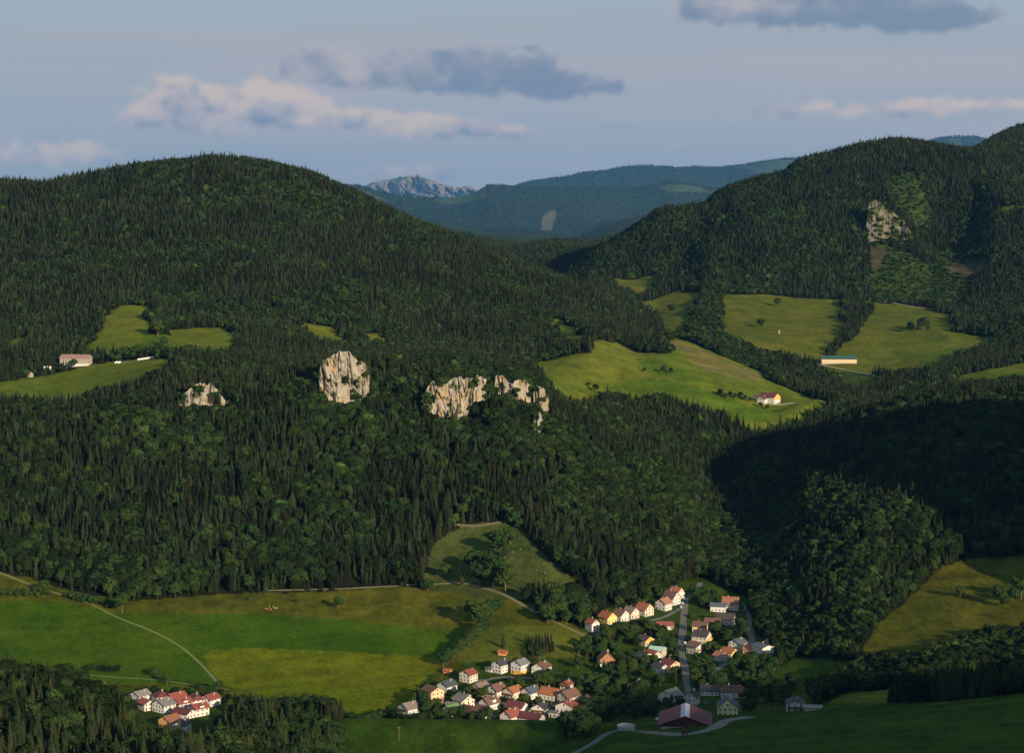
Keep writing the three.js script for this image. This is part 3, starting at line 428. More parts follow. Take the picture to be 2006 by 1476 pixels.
// a house: gable front faces +z of its own frame
function house(px, py, o) {
  const { w = 9.5, l = 11, h = 5.6, pitch = 0.62, turn = -35, roof = 'brown', wall = 'white', label, hip = 0, balcony, dormers = 0, dormerWall, chimney = 1, name = 'house', category = 'house', from = 1230, base, annex, garage, gable, winRows, group } = o;
  const [x, z] = hit(px, py, from), t = turn * Math.PI / 180, y = ground(x, z), rise = pitch * w / 2;
  keepClear.push([x, z, Math.max(w, l) * 0.66 + 1.6]); houses.push({ x, z, short: label.split(/ (?:at|in|on|beside|by|left|right|above|below|behind|among|half|hidden|tucked|next|along|near|lowest|topmost|second|fourth)\b|,/)[0] });
  const worn = (k, set) => { const c = set[k], f = 0.78 + 0.4 * hash2(px | 0, py | 0, k.length), q = 0.94 + 0.12 * hash2(py | 0, px | 0, 3), key = k + f.toFixed(2); return (set === ROOFS ? roofMat : wallMat)[key] ??= std(c[0] * (set === ROOFS ? f : 0.86 + f * 0.13) * q, c[1] * (set === ROOFS ? f : 0.86 + f * 0.13), c[2] * (set === ROOFS ? f : 0.86 + f * 0.13) / q, { roughness: 0.85 }); };
  const RM = worn(roof, ROOFS), WM = worn(wall, WALLS);
  const g = thing(name, label, category, x, y - 0.2, z, t, group); if (from < 2000) g.scale.setScalar(1.07);
  part('foundation', box(w + 0.12, 6, l + 0.12, 0, -5.7), base ? wallMat[base] : concreteMat, g);
  const wl = part('wall', wallShell(w, l, h, rise, hip > 0, -0.3), WM, g);
  if (base) part('plinth', box(w + 0.2, 2.6, l + 0.2, 0, 0.25), wallMat[base], g);
  if (gable) part('gable', (() => { const s = new THREE.Shape(); s.moveTo(-w / 2, h * 0.55); s.lineTo(w / 2, h * 0.55); s.lineTo(w / 2, h); s.lineTo(0, h + rise); s.lineTo(-w / 2, h); s.closePath(); return new THREE.ExtrudeGeometry(s, { depth: 0.12, bevelEnabled: false }).translate(0, 0, l / 2 + 0.003); })(), wallMat[gable], g);
  const rf = part('roof', roofSlabs(w, l, h, rise, 0.75, 0, 0, hip ? Math.max(0.1, hip) : 0), RM, g);
  if (!hip) part('ridge', box(0.34, 0.12, l + 1.5, 0, h + rise + 0.24), RM, rf);
  if (chimney) { const c = part('chimney', chimneyGeo, wall === 'white' ? concreteMat : wallMat.brick, rf); c.position.set(w * 0.16, h + rise - 1.1, -l * 0.18); }
  const rowsN = winRows ?? Math.max(1, Math.round(h / 2.8)), per = Math.max(2, Math.round(w / 3.2)), perL = Math.max(2, Math.round(l / 3.4));
  const windowAt = (wx, wy, wz, ry) => { const f = part('window', winGeo, frameMat, g); f.position.set(wx, wy, wz); f.rotation.y = ry; const p = part('pane', glassGeo, paneMat, f); p.position.z = 0.04; };
  for (let r = 0; r < rowsN; r++) {
    const wy = 1.75 + r * 2.75; if (wy > h - 0.7) continue;
    for (let i = 0; i < per; i++) { if (r === 0 && i === 0) continue; windowAt((i + 0.5) / per * w - w / 2, wy, l / 2 + (gable && wy > h * 0.5 ? 0.13 : 0.02), 0); }
    for (const s of [-1, 1]) for (let i = 0; i < perL; i++) windowAt(s * (w / 2 + 0.02), wy, (i + 0.5) / perL * l - l / 2, s * Math.PI / 2);
  }
  if (!hip && rise > 2.2) windowAt(0, h + rise * 0.32, l / 2 + (gable ? 0.13 : 0.02), 0);
  const d = part('door', doorGeo, woodMat, g); d.position.set(-w / 2 + w / per / 2, 0.35, l / 2 + 0.04); part('handle', handleGeo, metalMat, d).position.set(0.4, 1.05, 0.08);
  if (balcony) { const b = part('balcony', merge([box(w * 0.92, 0.16, 1.3, 0, 2.85, l / 2 + 0.68), box(w * 0.92, 0.9, 0.07, 0, 3.05, l / 2 + 1.28), box(0.07, 0.9, 1.25, -w * 0.46, 3.05, l / 2 + 0.66), box(0.07, 0.9, 1.25, w * 0.46, 3.05, l / 2 + 0.66)]), balcony === 'white' ? frameMat : balcony === 'ochre' ? wallMat.ochre : woodMat, g); }
  for (let k = 0; k < dormers; k++) { const s = 1, dz = (k + 1) / (dormers + 1) * l - l / 2, dw = Math.min(3.2, l / (dormers + 1.5)), dm = part('dormer', box(w * 0.3, rise * 0.62, dw), wallMat[dormerWall ?? wall], rf); dm.position.set(w * 0.33, h + rise * 0.1, dz); const dr = part('dormer_roof', new THREE.BoxGeometry(w * 0.4, 0.2, dw + 0.6), RM, rf); dr.position.set(w * 0.3, h + rise * 0.76, dz); dr.rotation.z = -0.12; }
  if (annex) { const [aw, al, ah, ax, az] = annex; part('annex', box(aw, ah + 4, al, ax, -4, az), wallMat[wall], g); part('annex_roof', box(aw + 0.6, 0.25, al + 0.6, ax, ah + 0.002, az), roofMat[roof], g); }
  if (garage) { const gd = part('garage_door', box(2.6, 2.2, 0.1), woodMat, g); gd.position.set(w / 2 - 1.9, 0.3, l / 2 + (base ? 0.13 : 0.05)); }
  return g;
}
// a strip draped over the land: paths, roads
function strip(name, pts, width, mat, from = 1230, lift = 0.12) {
  const w = pts.map(([a, b]) => hit(a, b, from)), c = new THREE.CatmullRomCurve3(w.map(([x, z]) => new THREE.Vector3(x, 0, z)), false, 'centripetal'), n = Math.ceil(c.getLength() / 2.5), pos = [], idx = [];
  for (let i = 0; i <= n; i++) {
    const p = c.getPointAt(i / n), q = c.getTangentAt(i / n), wd = width * (0.9 + 0.2 * noise(i * 0.3, 2, 7));
    for (let k = 0; k < 4; k++) { const s = (k / 3 - 0.5) * wd, x = p.x - q.z * s, z = p.z + q.x * s; pos.push(x, ground(x, z) + lift + (k === 0 || k === 3 ? -0.02 : 0.02), z); }
    if (i) for (let k = 0; k < 3; k++) { const a = (i - 1) * 4 + k, b = i * 4 + k; idx.push(a, a + 1, b, a + 1, b + 1, b); }
    if (i % 3 === 0) keepClear.push([p.x, p.z, width / 2 + 1.5]);
  }
  const g = new THREE.BufferGeometry(); g.setAttribute('position', new THREE.Float32BufferAttribute(pos, 3)); g.setIndex(idx); g.computeVertexNormals();
  const m = new THREE.Mesh(g, mat); m.name = nameIt(name); return structure(m);
}

// ---------------------------------------------------------------- roads and paths
const gravelMat = std(0.34, 0.29, 0.22), dirtMat = std(0.19, 0.155, 0.075), trackMat = std(0.14, 0.15, 0.035), roadMat = std(0.13, 0.118, 0.105);
strip('village_road', [[1372, 1142], [1362, 1158], [1345, 1175], [1340, 1195], [1337, 1230], [1334, 1260], [1336, 1285], [1342, 1310], [1344, 1335], [1350, 1358], [1360, 1385]], 5.4, roadMat);
strip('side_road', [[1460, 1180], [1468, 1215], [1472, 1245], [1468, 1275], [1440, 1290], [1415, 1305], [1395, 1318]], 5, roadMat);
strip('village_lane', [[1337, 1190], [1300, 1210], [1262, 1220], [1205, 1232], [1160, 1248]], 4, roadMat);
strip('village_lane', [[945, 1332], [930, 1352], [900, 1368], [885, 1376], [930, 1378], [1000, 1380], [1080, 1384], [1140, 1390]], 5.5, roadMat);
strip('village_lane', [[930, 1352], [965, 1330], [1010, 1328], [1065, 1332]], 4, roadMat);
strip('farm_road', [[1115, 1482], [1160, 1458], [1208, 1433], [1260, 1434]], 4.5, roadMat, 1000);
strip('farm_yard', [[1262, 1434], [1300, 1438], [1345, 1440], [1390, 1430], [1425, 1412], [1470, 1405]], 9, roadMat, 1000);
strip('field_track', [[60, 1148], [130, 1168], [180, 1185], [230, 1210], [300, 1238], [350, 1265], [390, 1298], [415, 1325], [428, 1340]], 2.6, trackMat);
strip('field_track', [[-60, 1105], [0, 1123], [60, 1146], [120, 1166]], 3, trackMat);
strip('field_track', [[130, 1318], [230, 1328], [310, 1333], [400, 1346], [450, 1352]], 2.2, trackMat);
strip('forest_track', [[780, 1148], [830, 1146], [900, 1143], [935, 1150], [985, 1165], [1040, 1195], [1100, 1225], [1150, 1248]], 3.2, dirtMat);
strip('forest_track', [[520, 1158], [600, 1156], [680, 1154], [780, 1149]], 3, dirtMat);
strip('forest_track', [[895, 1028], [945, 1030], [982, 1024]], 4, dirtMat);
strip('farm_road', [[1548, 708], [1600, 714], [1650, 724], [1700, 734], [1730, 745]], 4, gravelMat, 2850, 0.35);
strip('upland_track', [[1720, 590], [1760, 596], [1820, 605], [1862, 610]], 4.5, gravelMat, 3200, 0.4);
strip('farm_road', [[230, 712], [280, 706], [340, 697], [400, 699]], 3.5, gravelMat, 2200, 0.35);
strip('farm_road', [[1500, 788], [1535, 793], [1555, 790]], 6, gravelMat, 2300, 0.3);

// ---------------------------------------------------------------- village houses
const H = (px, py, roof, wall, label, o = {}) => house(px, py - 3, { roof, wall, label, ...o });
// upper row on the left of the village
H(982, 1319, 'dark', 'white', 'white house with black roof at the left of the upper row of three', { w: 9.5, l: 11, h: 6.4, turn: -40 });
H(1019, 1322, 'grey', 'white', 'grey-roofed white house on a brown basement, middle of the upper row of three', { w: 9.5, l: 10, h: 7.6, turn: -38, base: 'ochre' });
H(1061, 1326, 'brown', 'white', 'brown-roofed white house with balcony at the right of the upper row of three', { w: 10.5, l: 11, h: 6.8, turn: -30, balcony: 'white', garage: true });
H(963, 1318, 'grey', 'white', 'low white garage with flat roof left of the black-roofed house', { w: 6, l: 7, h: 2.6, pitch: 0.08, turn: -40, chimney: 0, name: 'garage', category: 'garage', winRows: 1 });
H(918, 1338, 'red', 'cream', 'cream house with bright red roof on the meadow side of the village', { w: 10, l: 9, h: 6.2, turn: -38, pitch: 0.55 });
H(876, 1357, 'slate', 'white', 'white house with dark slate roof above the peach apartment block', { w: 10, l: 10.5, h: 4.8, turn: -40 });
H(848, 1379, 'brown', 'peach', 'tall peach apartment block with brown roof and balconies at the left edge of the village', { w: 11, l: 11.5, h: 9.2, turn: 38, pitch: 0.45, balcony: 'wood', chimney: 0 });
H(801, 1400, 'greybrown', 'white', 'low white house with beige grey roof, leftmost of the village', { w: 11, l: 10, h: 4.2, turn: -48, balcony: 'wood' });
H(941, 1364, 'greybrown', 'peach', 'pale peach house with brownish grey roof beside the steep lane', { w: 10, l: 11.5, h: 5.8, turn: -36 });
H(973, 1367, 'brown', 'white', 'white house with brown roof and dark wooden balcony right of the peach house', { w: 10, l: 11, h: 5.2, turn: -40, pitch: 0.8, balcony: 'wood' });
H(1005, 1369, 'orange', 'cream', 'cream house with orange red roof and wooden balcony', { w: 9.5, l: 11, h: 5, turn: -38, balcony: 'wood' });
H(1040, 1370, 'slate', 'white', 'white house with bluish slate roof next to the orange-roofed house', { w: 9.5, l: 10, h: 5, turn: -42, pitch: 0.7 });
H(1078, 1372, 'orange', 'white', 'white house with long orange roof and white dormers', { w: 9.5, l: 13, h: 4.4, turn: 55, dormers: 2, pitch: 0.75 });
H(1110, 1353, 'red', 'white', 'small white chalet with dark red roof behind the lawn', { w: 7, l: 7, h: 4, turn: -30, gable: 'wood', balcony: 'wood' });
H(1114, 1379, 'brown', 'cream', 'cream house with wide brown roof above the three-storey balcony house', { w: 10, l: 13, h: 5.2, turn: -45, pitch: 0.8 });
H(1146, 1382, 'brown', 'wood', 'small dark wooden house with brown roof beside the big garden trees', { w: 7, l: 8, h: 3.4, turn: -20, chimney: 0 });
H(908, 1388, 'grey', 'cream', 'cream house with grey roof, dormer and outside stairs in the lower village', { w: 11, l: 12, h: 5.6, turn: 35, dormers: 1 });
H(875, 1389, 'grey', 'white', 'tiny white flat-roofed garage left of the cream house', { w: 5, l: 5.5, h: 3, pitch: 0.1, turn: -20, chimney: 0, name: 'garage', category: 'garage', winRows: 1 });
H(885, 1404, 'green', 'yellow', 'yellow house with green metal roof at the lower edge of the village', { w: 9, l: 10, h: 4.6, turn: -40, chimney: 0 });
H(959, 1392, 'brown', 'white', 'white house with dark brown roof and dormer below the parking lane', { w: 10, l: 11, h: 5, turn: -42, dormers: 1, pitch: 0.75 });
H(920, 1404, 'maroon', 'brick', 'low house with dark maroon roof beside the yellow house', { w: 10, l: 11, h: 3.4, turn: 50 });
H(945, 1408, 'brown', 'cream', 'cream house with dark brown roof and dormers at the brow of the meadow', { w: 9.5, l: 11, h: 5, turn: 40, dormers: 2, dormerWall: 'yellow' });
H(1012, 1398, 'maroon', 'white', 'white house with long maroon roof in the shade of the lower village', { w: 9.5, l: 13, h: 4.6, turn: 60 });
H(1059, 1401, 'dark', 'white', 'shaded white gabled house with dark grey roof and wooden balcony', { w: 10.5, l: 11, h: 4.6, turn: -20, balcony: 'wood' });
H(1001, 1416, 'red', 'white', 'white gabled house with reddish brown roof half hidden by the meadow brow', { w: 9.5, l: 12, h: 4.6, turn: -38, pitch: 0.8 });
H(1042, 1418, 'maroon', 'white', 'white house with dark red dormered roof at the meadow brow', { w: 9.5, l: 15, h: 3.6, turn: 60, dormers: 2 });
H(1110, 1405, 'red', 'white', 'white three-storey house with rows of balconies under a red roof', { w: 12.5, l: 10, h: 7.6, turn: -24, pitch: 0.45, balcony: 'white' });
H(1085, 1408, 'grey', 'white', 'small white flat-roofed box left of the three-storey balcony house', { w: 5.5, l: 6, h: 3.6, pitch: 0.06, turn: -20, chimney: 0, winRows: 1, name: 'garage', category: 'garage' });
// terrace below the forest
H(1160, 1239, 'orange', 'white', 'narrow white house with orange roof at the lower end of the forest terrace', { w: 7.5, l: 9, h: 6.8, turn: 35, pitch: 0.75 });
H(1190, 1222, 'orange', 'yellow', 'yellow house with orange roof, second in the terrace below the forest', { w: 10, l: 11, h: 4.8, turn: 40, pitch: 0.75, winRows: 2 });
H(1216, 1218, 'brown', 'white', 'white house with brown roof in the middle of the terrace below the forest', { w: 10, l: 9.5, h: 5, turn: 45, pitch: 0.75 });
H(1236, 1213, 'greybrown', 'cream', 'cream house with grey brown roof, fourth in the terrace below the forest', { w: 10, l: 9, h: 5, turn: 45, pitch: 0.75 });
H(1262, 1207, 'orange', 'cream', 'cream house with orange red roof at the upper end of the terrace', { w: 11, l: 11, h: 5.2, turn: 45, pitch: 0.8 });
H(1300, 1197, 'rust', 'white', 'white house with reddish brown roof, lowest of the three by the top of the road', { w: 10, l: 9.5, h: 6, turn: -40, pitch: 0.7 });
H(1315, 1186, 'brown', 'white', 'white house with steep brown roof, middle of the three by the top of the road', { w: 11, l: 11, h: 5.6, turn: 48, pitch: 0.9 });
H(1325, 1174, 'orange', 'white', 'white house with orange roof, topmost of the three by the top of the road', { w: 10, l: 10, h: 5, turn: 45, pitch: 0.8 });
H(1302, 1235, 'red', 'white', 'low white house with red hipped roof left of the village road', { w: 8, l: 14, h: 3.4, turn: 86, hip: 1.2, chimney: 0 });
H(1264, 1266, 'dark', 'cream', 'cream house with dark hipped roof among garden trees', { w: 9.5, l: 10, h: 4.6, turn: 40, pitch: 0.55, gable: 'ochre' });
H(1187, 1307, 'rust', 'white', 'chalet with rusty brown roof, wooden gable and balcony on a white ground floor', { w: 11, l: 10, h: 5.6, turn: 8, pitch: 0.95, gable: 'brick', balcony: 'wood' });
H(1262, 1304, 'dark', 'yellow', 'bright yellow house with black roof and yellow balconies', { w: 10, l: 10, h: 6.4, turn: 38, balcony: 'ochre' });
H(1279, 1297, 'red', 'white', 'white house with red roof tucked behind the yellow one', { w: 8, l: 9, h: 5.4, turn: 40 });
H(1288, 1289, 'mint', 'cream', 'cream house with pale mint green roof', { w: 9.5, l: 11, h: 5.6, turn: 68, pitch: 0.4, chimney: 0 });
H(1312, 1317, 'maroon', 'pink', 'salmon pink house with maroon roof beside the village road', { w: 9.5, l: 12, h: 6, turn: 38, pitch: 0.5 });
H(1293, 1320, 'dark', 'white', 'white house with dark grey roof in front of the salmon pink house', { w: 9, l: 10, h: 4.6, turn: 38, pitch: 0.5 });
// right of the road
H(1407, 1201, 'slate', 'white', 'white house with slate roof in the upper right of the village', { w: 8.5, l: 12.5, h: 5, turn: 78, pitch: 0.5, chimney: 0 });
H(1431, 1197, 'rust', 'white', 'white house with dark and orange roof below the dark forest', { w: 10, l: 13, h: 6, turn: 78, pitch: 0.9 });
H(1421, 1226, 'dark', 'white', 'house with large black brown roof and white end wall', { w: 10.5, l: 14, h: 5.2, turn: 75, pitch: 0.75 });
H(1396, 1228, 'brown', 'wood', 'low dark wooden house with brown roof left of the black brown roof', { w: 9, l: 12, h: 3, turn: 75, chimney: 0 });
H(1372, 1240, 'brown', 'peach', 'peach house with dark brown roof, upper of the three beside the road', { w: 9.5, l: 11, h: 5, turn: 70, pitch: 0.6 });
H(1374, 1263, 'dark', 'cream', 'cream house with black roof and orange balcony, middle of the three beside the road', { w: 10.5, l: 12, h: 6.4, turn: 62, pitch: 0.65, balcony: 'ochre' });
H(1363, 1282, 'brown', 'cream', 'cream house with brown roof and dark balconies, lowest of the three beside the road', { w: 10, l: 11, h: 6, turn: 40, pitch: 0.5, balcony: 'wood' });
H(1445, 1274, 'slate', 'white', 'white house with slate roof by the side road', { w: 10, l: 10.5, h: 5.2, turn: -40, pitch: 0.55 });
H(1411, 1297, 'rust', 'white', 'white house with reddish brown roof left of the small yellow house', { w: 8, l: 8, h: 4.2, turn: 38 });
H(1428, 1290, 'orange', 'yellow', 'small yellow house with orange roof on the side road', { w: 8.5, l: 9.5, h: 4.4, turn: 52 });
H(1474, 1283, 'rust', 'pink', 'low pink house with reddish roof behind a round tree', { w: 9, l: 12, h: 3.6, turn: 55 });
H(1494, 1287, 'slate', 'white', 'tall white house with slate roof and balconies at the right edge of the village', { w: 11, l: 12, h: 7.2, turn: 32, pitch: 0.3, balcony: 'white' });
H(1508, 1268, 'rust', 'brick', 'small brick red shed in the shade at the forest edge', { w: 6, l: 7, h: 3, turn: 30, name: 'shed', category: 'shed', chimney: 0 });
H(1313, 1376, 'grey', 'white', 'white gabled house with grey and orange roof left of the road mouth', { w: 12, l: 12, h: 4.6, turn: -42, pitch: 0.6, annex: [5, 5, 4, 5, -5] });
H(1248, 1356, 'brown', 'wood', 'dark wooden house with white-edged gable hidden among trees', { w: 8.5, l: 9, h: 3.6, turn: -15, pitch: 0.9 });
H(1436, 1368, 'brown', 'white', 'long white house with brown hipped roof above the yellow farmhouse', { w: 10, l: 17, h: 4.6, turn: 86, hip: 4, pitch: 0.7 });
H(1391, 1364, 'dark', 'white', 'white wing with dark gabled roof left of the long hipped house', { w: 9, l: 13, h: 3.8, turn: 80, pitch: 0.6 });
H(1354, 1384, 'dark', 'white', 'white gabled house with dark roof right behind the maroon barn', { w: 9.5, l: 11, h: 6.4, turn: -18, pitch: 0.8 });
house(1425, 1400, { roof: 'slate', wall: 'pale', label: 'pale yellow farmhouse with slate roof and white trim beside the maroon barn', w: 12, l: 12, h: 6, turn: -6, pitch: 0.75, from: 1100 });
house(1557, 1392, { roof: 'dark', wall: 'white', label: 'lone white house with dark roof and wooden balcony in the shade on the right', w: 10.5, l: 10, h: 5.4, turn: -8, pitch: 0.35, balcony: 'wood', from: 1215 });
house(1592, 1396, { roof: 'grey', wall: 'grey', label: 'low grey-roofed shed right of the lone white house', w: 6, l: 10, h: 2.4, turn: 80, pitch: 0.3, chimney: 0, name: 'shed', category: 'shed', from: 1215 });
house(985, 1283, { roof: 'orange', wall: 'orange', label: 'small bright orange garden hut above the upper row of houses', w: 4.4, l: 6, h: 2.2, turn: 70, chimney: 0, name: 'hut', category: 'hut' });
house(877, 1319, { roof: 'orange', wall: 'orange', label: 'orange garden shed at the edge of the mown meadow', w: 4, l: 5, h: 2.1, turn: 60, chimney: 0, name: 'hut', category: 'hut' });
// hamlet at the lower left
const S = (px, py, roof, label, o = {}) => house(px, py - 3, { roof, wall: 'white', w: 10, l: 10.5, h: 5.2, turn: -38, pitch: 0.5, label, ...o });
S(276, 1377, 'grey', 'white house with grey roof, leftmost of the hamlet by the lower left wood', { turn: -40 });
S(287, 1393, 'red', 'white house with red roof half hidden by trees at the left of the hamlet', { turn: 40, w: 8.5 });
S(316, 1379, 'maroon', 'white house with dark red hipped roof in the back row of the hamlet', { turn: 30, hip: 3 });
S(346, 1381, 'red', 'white house with long red roof in the middle of the hamlet back row', { turn: -46, l: 12 });
S(384, 1385, 'maroon', 'white house with maroon roof and front wing in the hamlet back row', { turn: 30, l: 11, hip: 2.5 });
S(413, 1384, 'red', 'white house with red roof at the right end of the hamlet', { turn: -35 });
S(322, 1397, 'grey', 'large white house with grey roof in the middle of the hamlet', { w: 12.5, h: 5.8, turn: -38 });
S(358, 1392, 'red', 'white house with red roof and white dormer left in the hamlet front row', { turn: -50, dormers: 1 });
S(390, 1404, 'red', 'white house with red roof and white dormer right in the hamlet front row', { turn: -50, dormers: 1, h: 5.8 });
S(361, 1409, 'maroon', 'house with dark maroon roof and white end wall in front of the hamlet', { turn: 60, l: 13, h: 4 });
S(334, 1428, 'rust', 'house with rusty brown roof and orange gable in front of the hamlet', { turn: -38, wall: 'brick', gable: 'ochre', w: 11, pitch: 0.6 });
S(357, 1436, 'dark', 'shaded white house lowest in the hamlet among dark trees', { turn: -20, w: 8, h: 5.5 });
// farms on the upland
house(150, 716, { roof: 'pinkish', wall: 'greywood', label: 'long grey wooden farmhouse with pinkish roof on the upland meadow at the left', w: 16, l: 38, h: 10, turn: 84, pitch: 0.5, from: 2240, base: 'white', name: 'farmhouse', category: 'farmhouse' });
house(58, 738, { roof: 'brown', wall: 'greywood', label: 'small weathered field hut on the upland meadow edge', w: 6.5, l: 8, h: 3.2, turn: 50, pitch: 1, chimney: 0, from: 2240, name: 'hut', category: 'hut' });
house(1507, 788, { roof: 'maroon', wall: 'white', label: 'white farmhouse with maroon roof on the bright spur meadow', w: 17, l: 24, h: 7.5, turn: 52, pitch: 0.6, from: 2300, gable: 'ochre', name: 'farmhouse', category: 'farmhouse' });
house(1494, 789, { roof: 'maroon', wall: 'white', label: 'white gabled wing in front of the maroon-roofed farmhouse', w: 11, l: 14, h: 6, turn: -30, pitch: 0.6, from: 2300, gable: 'greywood', name: 'farm_wing', category: 'building' });
house(1484, 786, { roof: 'greybrown', wall: 'cream', label: 'small grey-roofed outbuilding left of the spur farmhouse', w: 7, l: 9, h: 4, turn: 40, pitch: 0.6, chimney: 0, from: 2300, name: 'outbuilding', category: 'shed' });
house(1642, 710, { roof: 'teal', wall: 'peach', label: 'long cow barn with dark teal roof and pale peach wall on the right pasture', w: 20, l: 58, h: 6, turn: 88, pitch: 0.5, chimney: 0, from: 2900, winRows: 1, name: 'cow_barn', category: 'barn' });

// ---------------------------------------------------------------- the big maroon barn, tank and other farm things
{
  const [x, z] = hit(1342, 1421, 1000), y = ground(x, z), w = 30, l = 28, h = 4.2, rise = 5.6;
  const g = thing('barn', 'big dark barn with maroon roof and grey ridge strip at the brow of the meadow', 'barn', x, y - 0.3, z, -0.10);
  keepClear.push([x, z, 22]);
  part('foundation', box(w - 0.4, 6, l - 0.4, 0, -5.6), concreteMat, g);
  part('wall', wallShell(w, l, h, rise, false, -0.3), wallMat.maroonwood, g);
  for (let k = 0; k < 14; k++) part('wall_board', box(1.9, h + rise * (1 - Math.abs(k - 6.5) / 7.4) - 3.2, 0.08, (k - 6.5) * 2.1, 3.0, l / 2 + 0.02 + 0.02 * (k % 2)), wallMat.maroonwood, g);
  const rf = part('roof', roofSlabs(w, l, h, rise, 1.4, 0, 0, 0), roofMat.maroon, g);
  part('ridge_strip', merge([-1, 1].map(s => { const b = new THREE.BoxGeometry(3.0, 0.14, l + 2.6); b.rotateZ(-s * Math.atan(rise / (w / 2))); b.translate(s * 1.35, h + rise + 0.38 - 0.66, 0); return b; })), std(0.42, 0.45, 0.5), rf);
  for (const s of [-1, 1]) for (let k = 0; k < 9; k++) { const b = new THREE.BoxGeometry(15.6, 0.06, 0.12); b.rotateZ(-s * Math.atan(rise / (w / 2))); const q = part('roof_seam', b, roofMat.maroon, rf); q.position.set(s * 8.4, h + rise * 0.44 + 0.34, (k - 4) * 3); }
  part('plinth', box(w * 0.34, 2.3, 0.3, -5.2, 0.3, l / 2 + 0.2), wallMat.grey, g); part('plinth', box(4.6, 2.4, 0.3, -12.2, 0.3, l / 2 + 0.2), wallMat.grey, g); part('plinth', box(4.2, 2.2, 0.3, 9.2, 0.3, l / 2 + 0.2), wallMat.grey, g);
  part('gate', box(5.0, 4.4, 0.16, 4.2, 0.3, l / 2 + 0.12), woodMat, g);
  for (let k = 0; k < 4; k++) { const f = part('window', winGeo, frameMat, g); f.position.set(-10 + k * 2.4, 2.0, l / 2 + 0.38); part('pane', glassGeo, paneMat, f).position.z = 0.04; }
}
function tank(px, py, r, h, from, label, mat) {
  const [x, z] = hit(px, py, from), g = thing('slurry_tank', label, 'tank', x, ground(x, z) - 0.6, z); keepClear.push([x, z, r + 3]);
  part('wall', new THREE.LatheGeometry([[r, 0], [r + 0.02, h], [r - 0.25, h], [r - 0.27, 0.6], [0.01, 0.6]].map(([a, b]) => new THREE.Vector2(a, b)), 36), mat, g);
  part('rim', new THREE.TorusGeometry(r - 0.1, 0.16, 6, 36).rotateX(Math.PI / 2).translate(0, h, 0), metalMat, g);
}
const tankMat = std(0.40, 0.38, 0.34, { side: THREE.DoubleSide }), tankPale = std(0.72, 0.66, 0.58, { side: THREE.DoubleSide });
tank(1226, 1431, 5.4, 3.4, 1090, 'round grey concrete slurry tank at the brow left of the maroon barn', tankMat);
tank(96, 726, 8.2, 5.2, 2240, 'round pale concrete tank beside the upland farmhouse on the left', tankPale);
const baleMat = std(0.78, 0.78, 0.74, { roughness: 0.5 }), baleGeo = new THREE.CapsuleGeometry(0.62, 0.5, 3, 10).rotateZ(Math.PI / 2);
for (let k = 0; k < 18; k++) { const [x, z] = hit(272 + k * 2.3, 707 - k * 0.33, 2200), o = new THREE.Mesh(baleGeo, baleMat); o.name = nameIt('silage_bale'); o.position.set(x, ground(x, z) + 1.5, z); o.scale.setScalar(2.1); o.rotation.y = 0.4 + (k % 3) * 0.1; o.castShadow = true; o.userData = { label: 'white wrapped silage bale in the long row on the upland meadow', category: 'bale', group: 'silage bales in the row' }; scene.add(o); }
for (let k = 0; k < 4; k++) { const [x, z] = hit(227 + k * 2.6, 713 - (k % 2), 2200), o = new THREE.Mesh(baleGeo, baleMat); o.name = nameIt('silage_bale'); o.position.set(x, ground(x, z) + 1.4, z); o.scale.setScalar(2.0); o.castShadow = true; o.userData = { label: 'pale silage bale in the small heap right of the upland farmhouse', category: 'bale', group: 'silage bales in the heap' }; scene.add(o); }
// cars
const tyreGeo = new THREE.CylinderGeometry(0.33, 0.33, 0.22, 14).rotateZ(Math.PI / 2), rimGeo = new THREE.CylinderGeometry(0.19, 0.19, 0.24, 10).rotateZ(Math.PI / 2), tyreMat = std(0.03, 0.03, 0.03);
const carBody = (() => { const s = new THREE.Shape(); [[-2.1, 0.35], [2.05, 0.35], [2.1, 0.75], [1.2, 0.92], [0.55, 1.42], [-1.1, 1.45], [-1.8, 0.98], [-2.12, 0.9]].forEach(([a, b], i) => i ? s.lineTo(a, b) : s.moveTo(a, b)); return new THREE.ExtrudeGeometry(s, { depth: 1.5, bevelEnabled: true, bevelSize: 0.08, bevelThickness: 0.1, bevelSegments: 2 }).translate(0, 0, -0.75).rotateY(-Math.PI / 2); })();
function car(px, py, turn, col, label, from = 1230, lift = 0.16) {
  const [x, z] = hit(px, py, from), g = thing('parked_car', label, 'car', x, ground(x, z) + lift, z, turn * Math.PI / 180, 'cars in the village'); g.scale.setScalar(1.0);
  part('body', carBody, std(...col, { roughness: 0.35, metalness: 0.3 }), g);
  part('windscreen', new THREE.BoxGeometry(1.35, 0.05, 0.72).rotateX(0.68).translate(0, 1.17, 0.9), paneMat, g); part('rear_window', new THREE.BoxGeometry(1.3, 0.05, 0.6).rotateX(-0.66).translate(0, 1.2, -1.5), paneMat, g);
  for (const s of [-1, 1]) { part('side_window', new THREE.BoxGeometry(0.04, 0.36, 1.5).translate(s * 0.86, 1.16, -0.3), paneMat, g); part('headlight', new THREE.BoxGeometry(0.34, 0.14, 0.06).translate(s * 0.55, 0.7, 2.17), frameMat, g); for (const e of [-1, 1]) { const w = part('wheel', tyreGeo, tyreMat, g); w.position.set(s * 0.78, 0.33, e * 1.3); part('rim', rimGeo, metalMat, w); } }
}
car(1333, 1192, 20, [0.5, 0.55, 0.62], 'silver car parked in the shade, lowest of the three by the road', 1230, 0.2); car(1334, 1188, 20, [0.1, 0.14, 0.25], 'dark blue car parked in the shade, middle of the three by the road', 1230, 0.2); car(1336, 1184, 20, [0.6, 0.6, 0.6], 'white car parked in the shade, highest of the three by the road', 1230, 0.2);
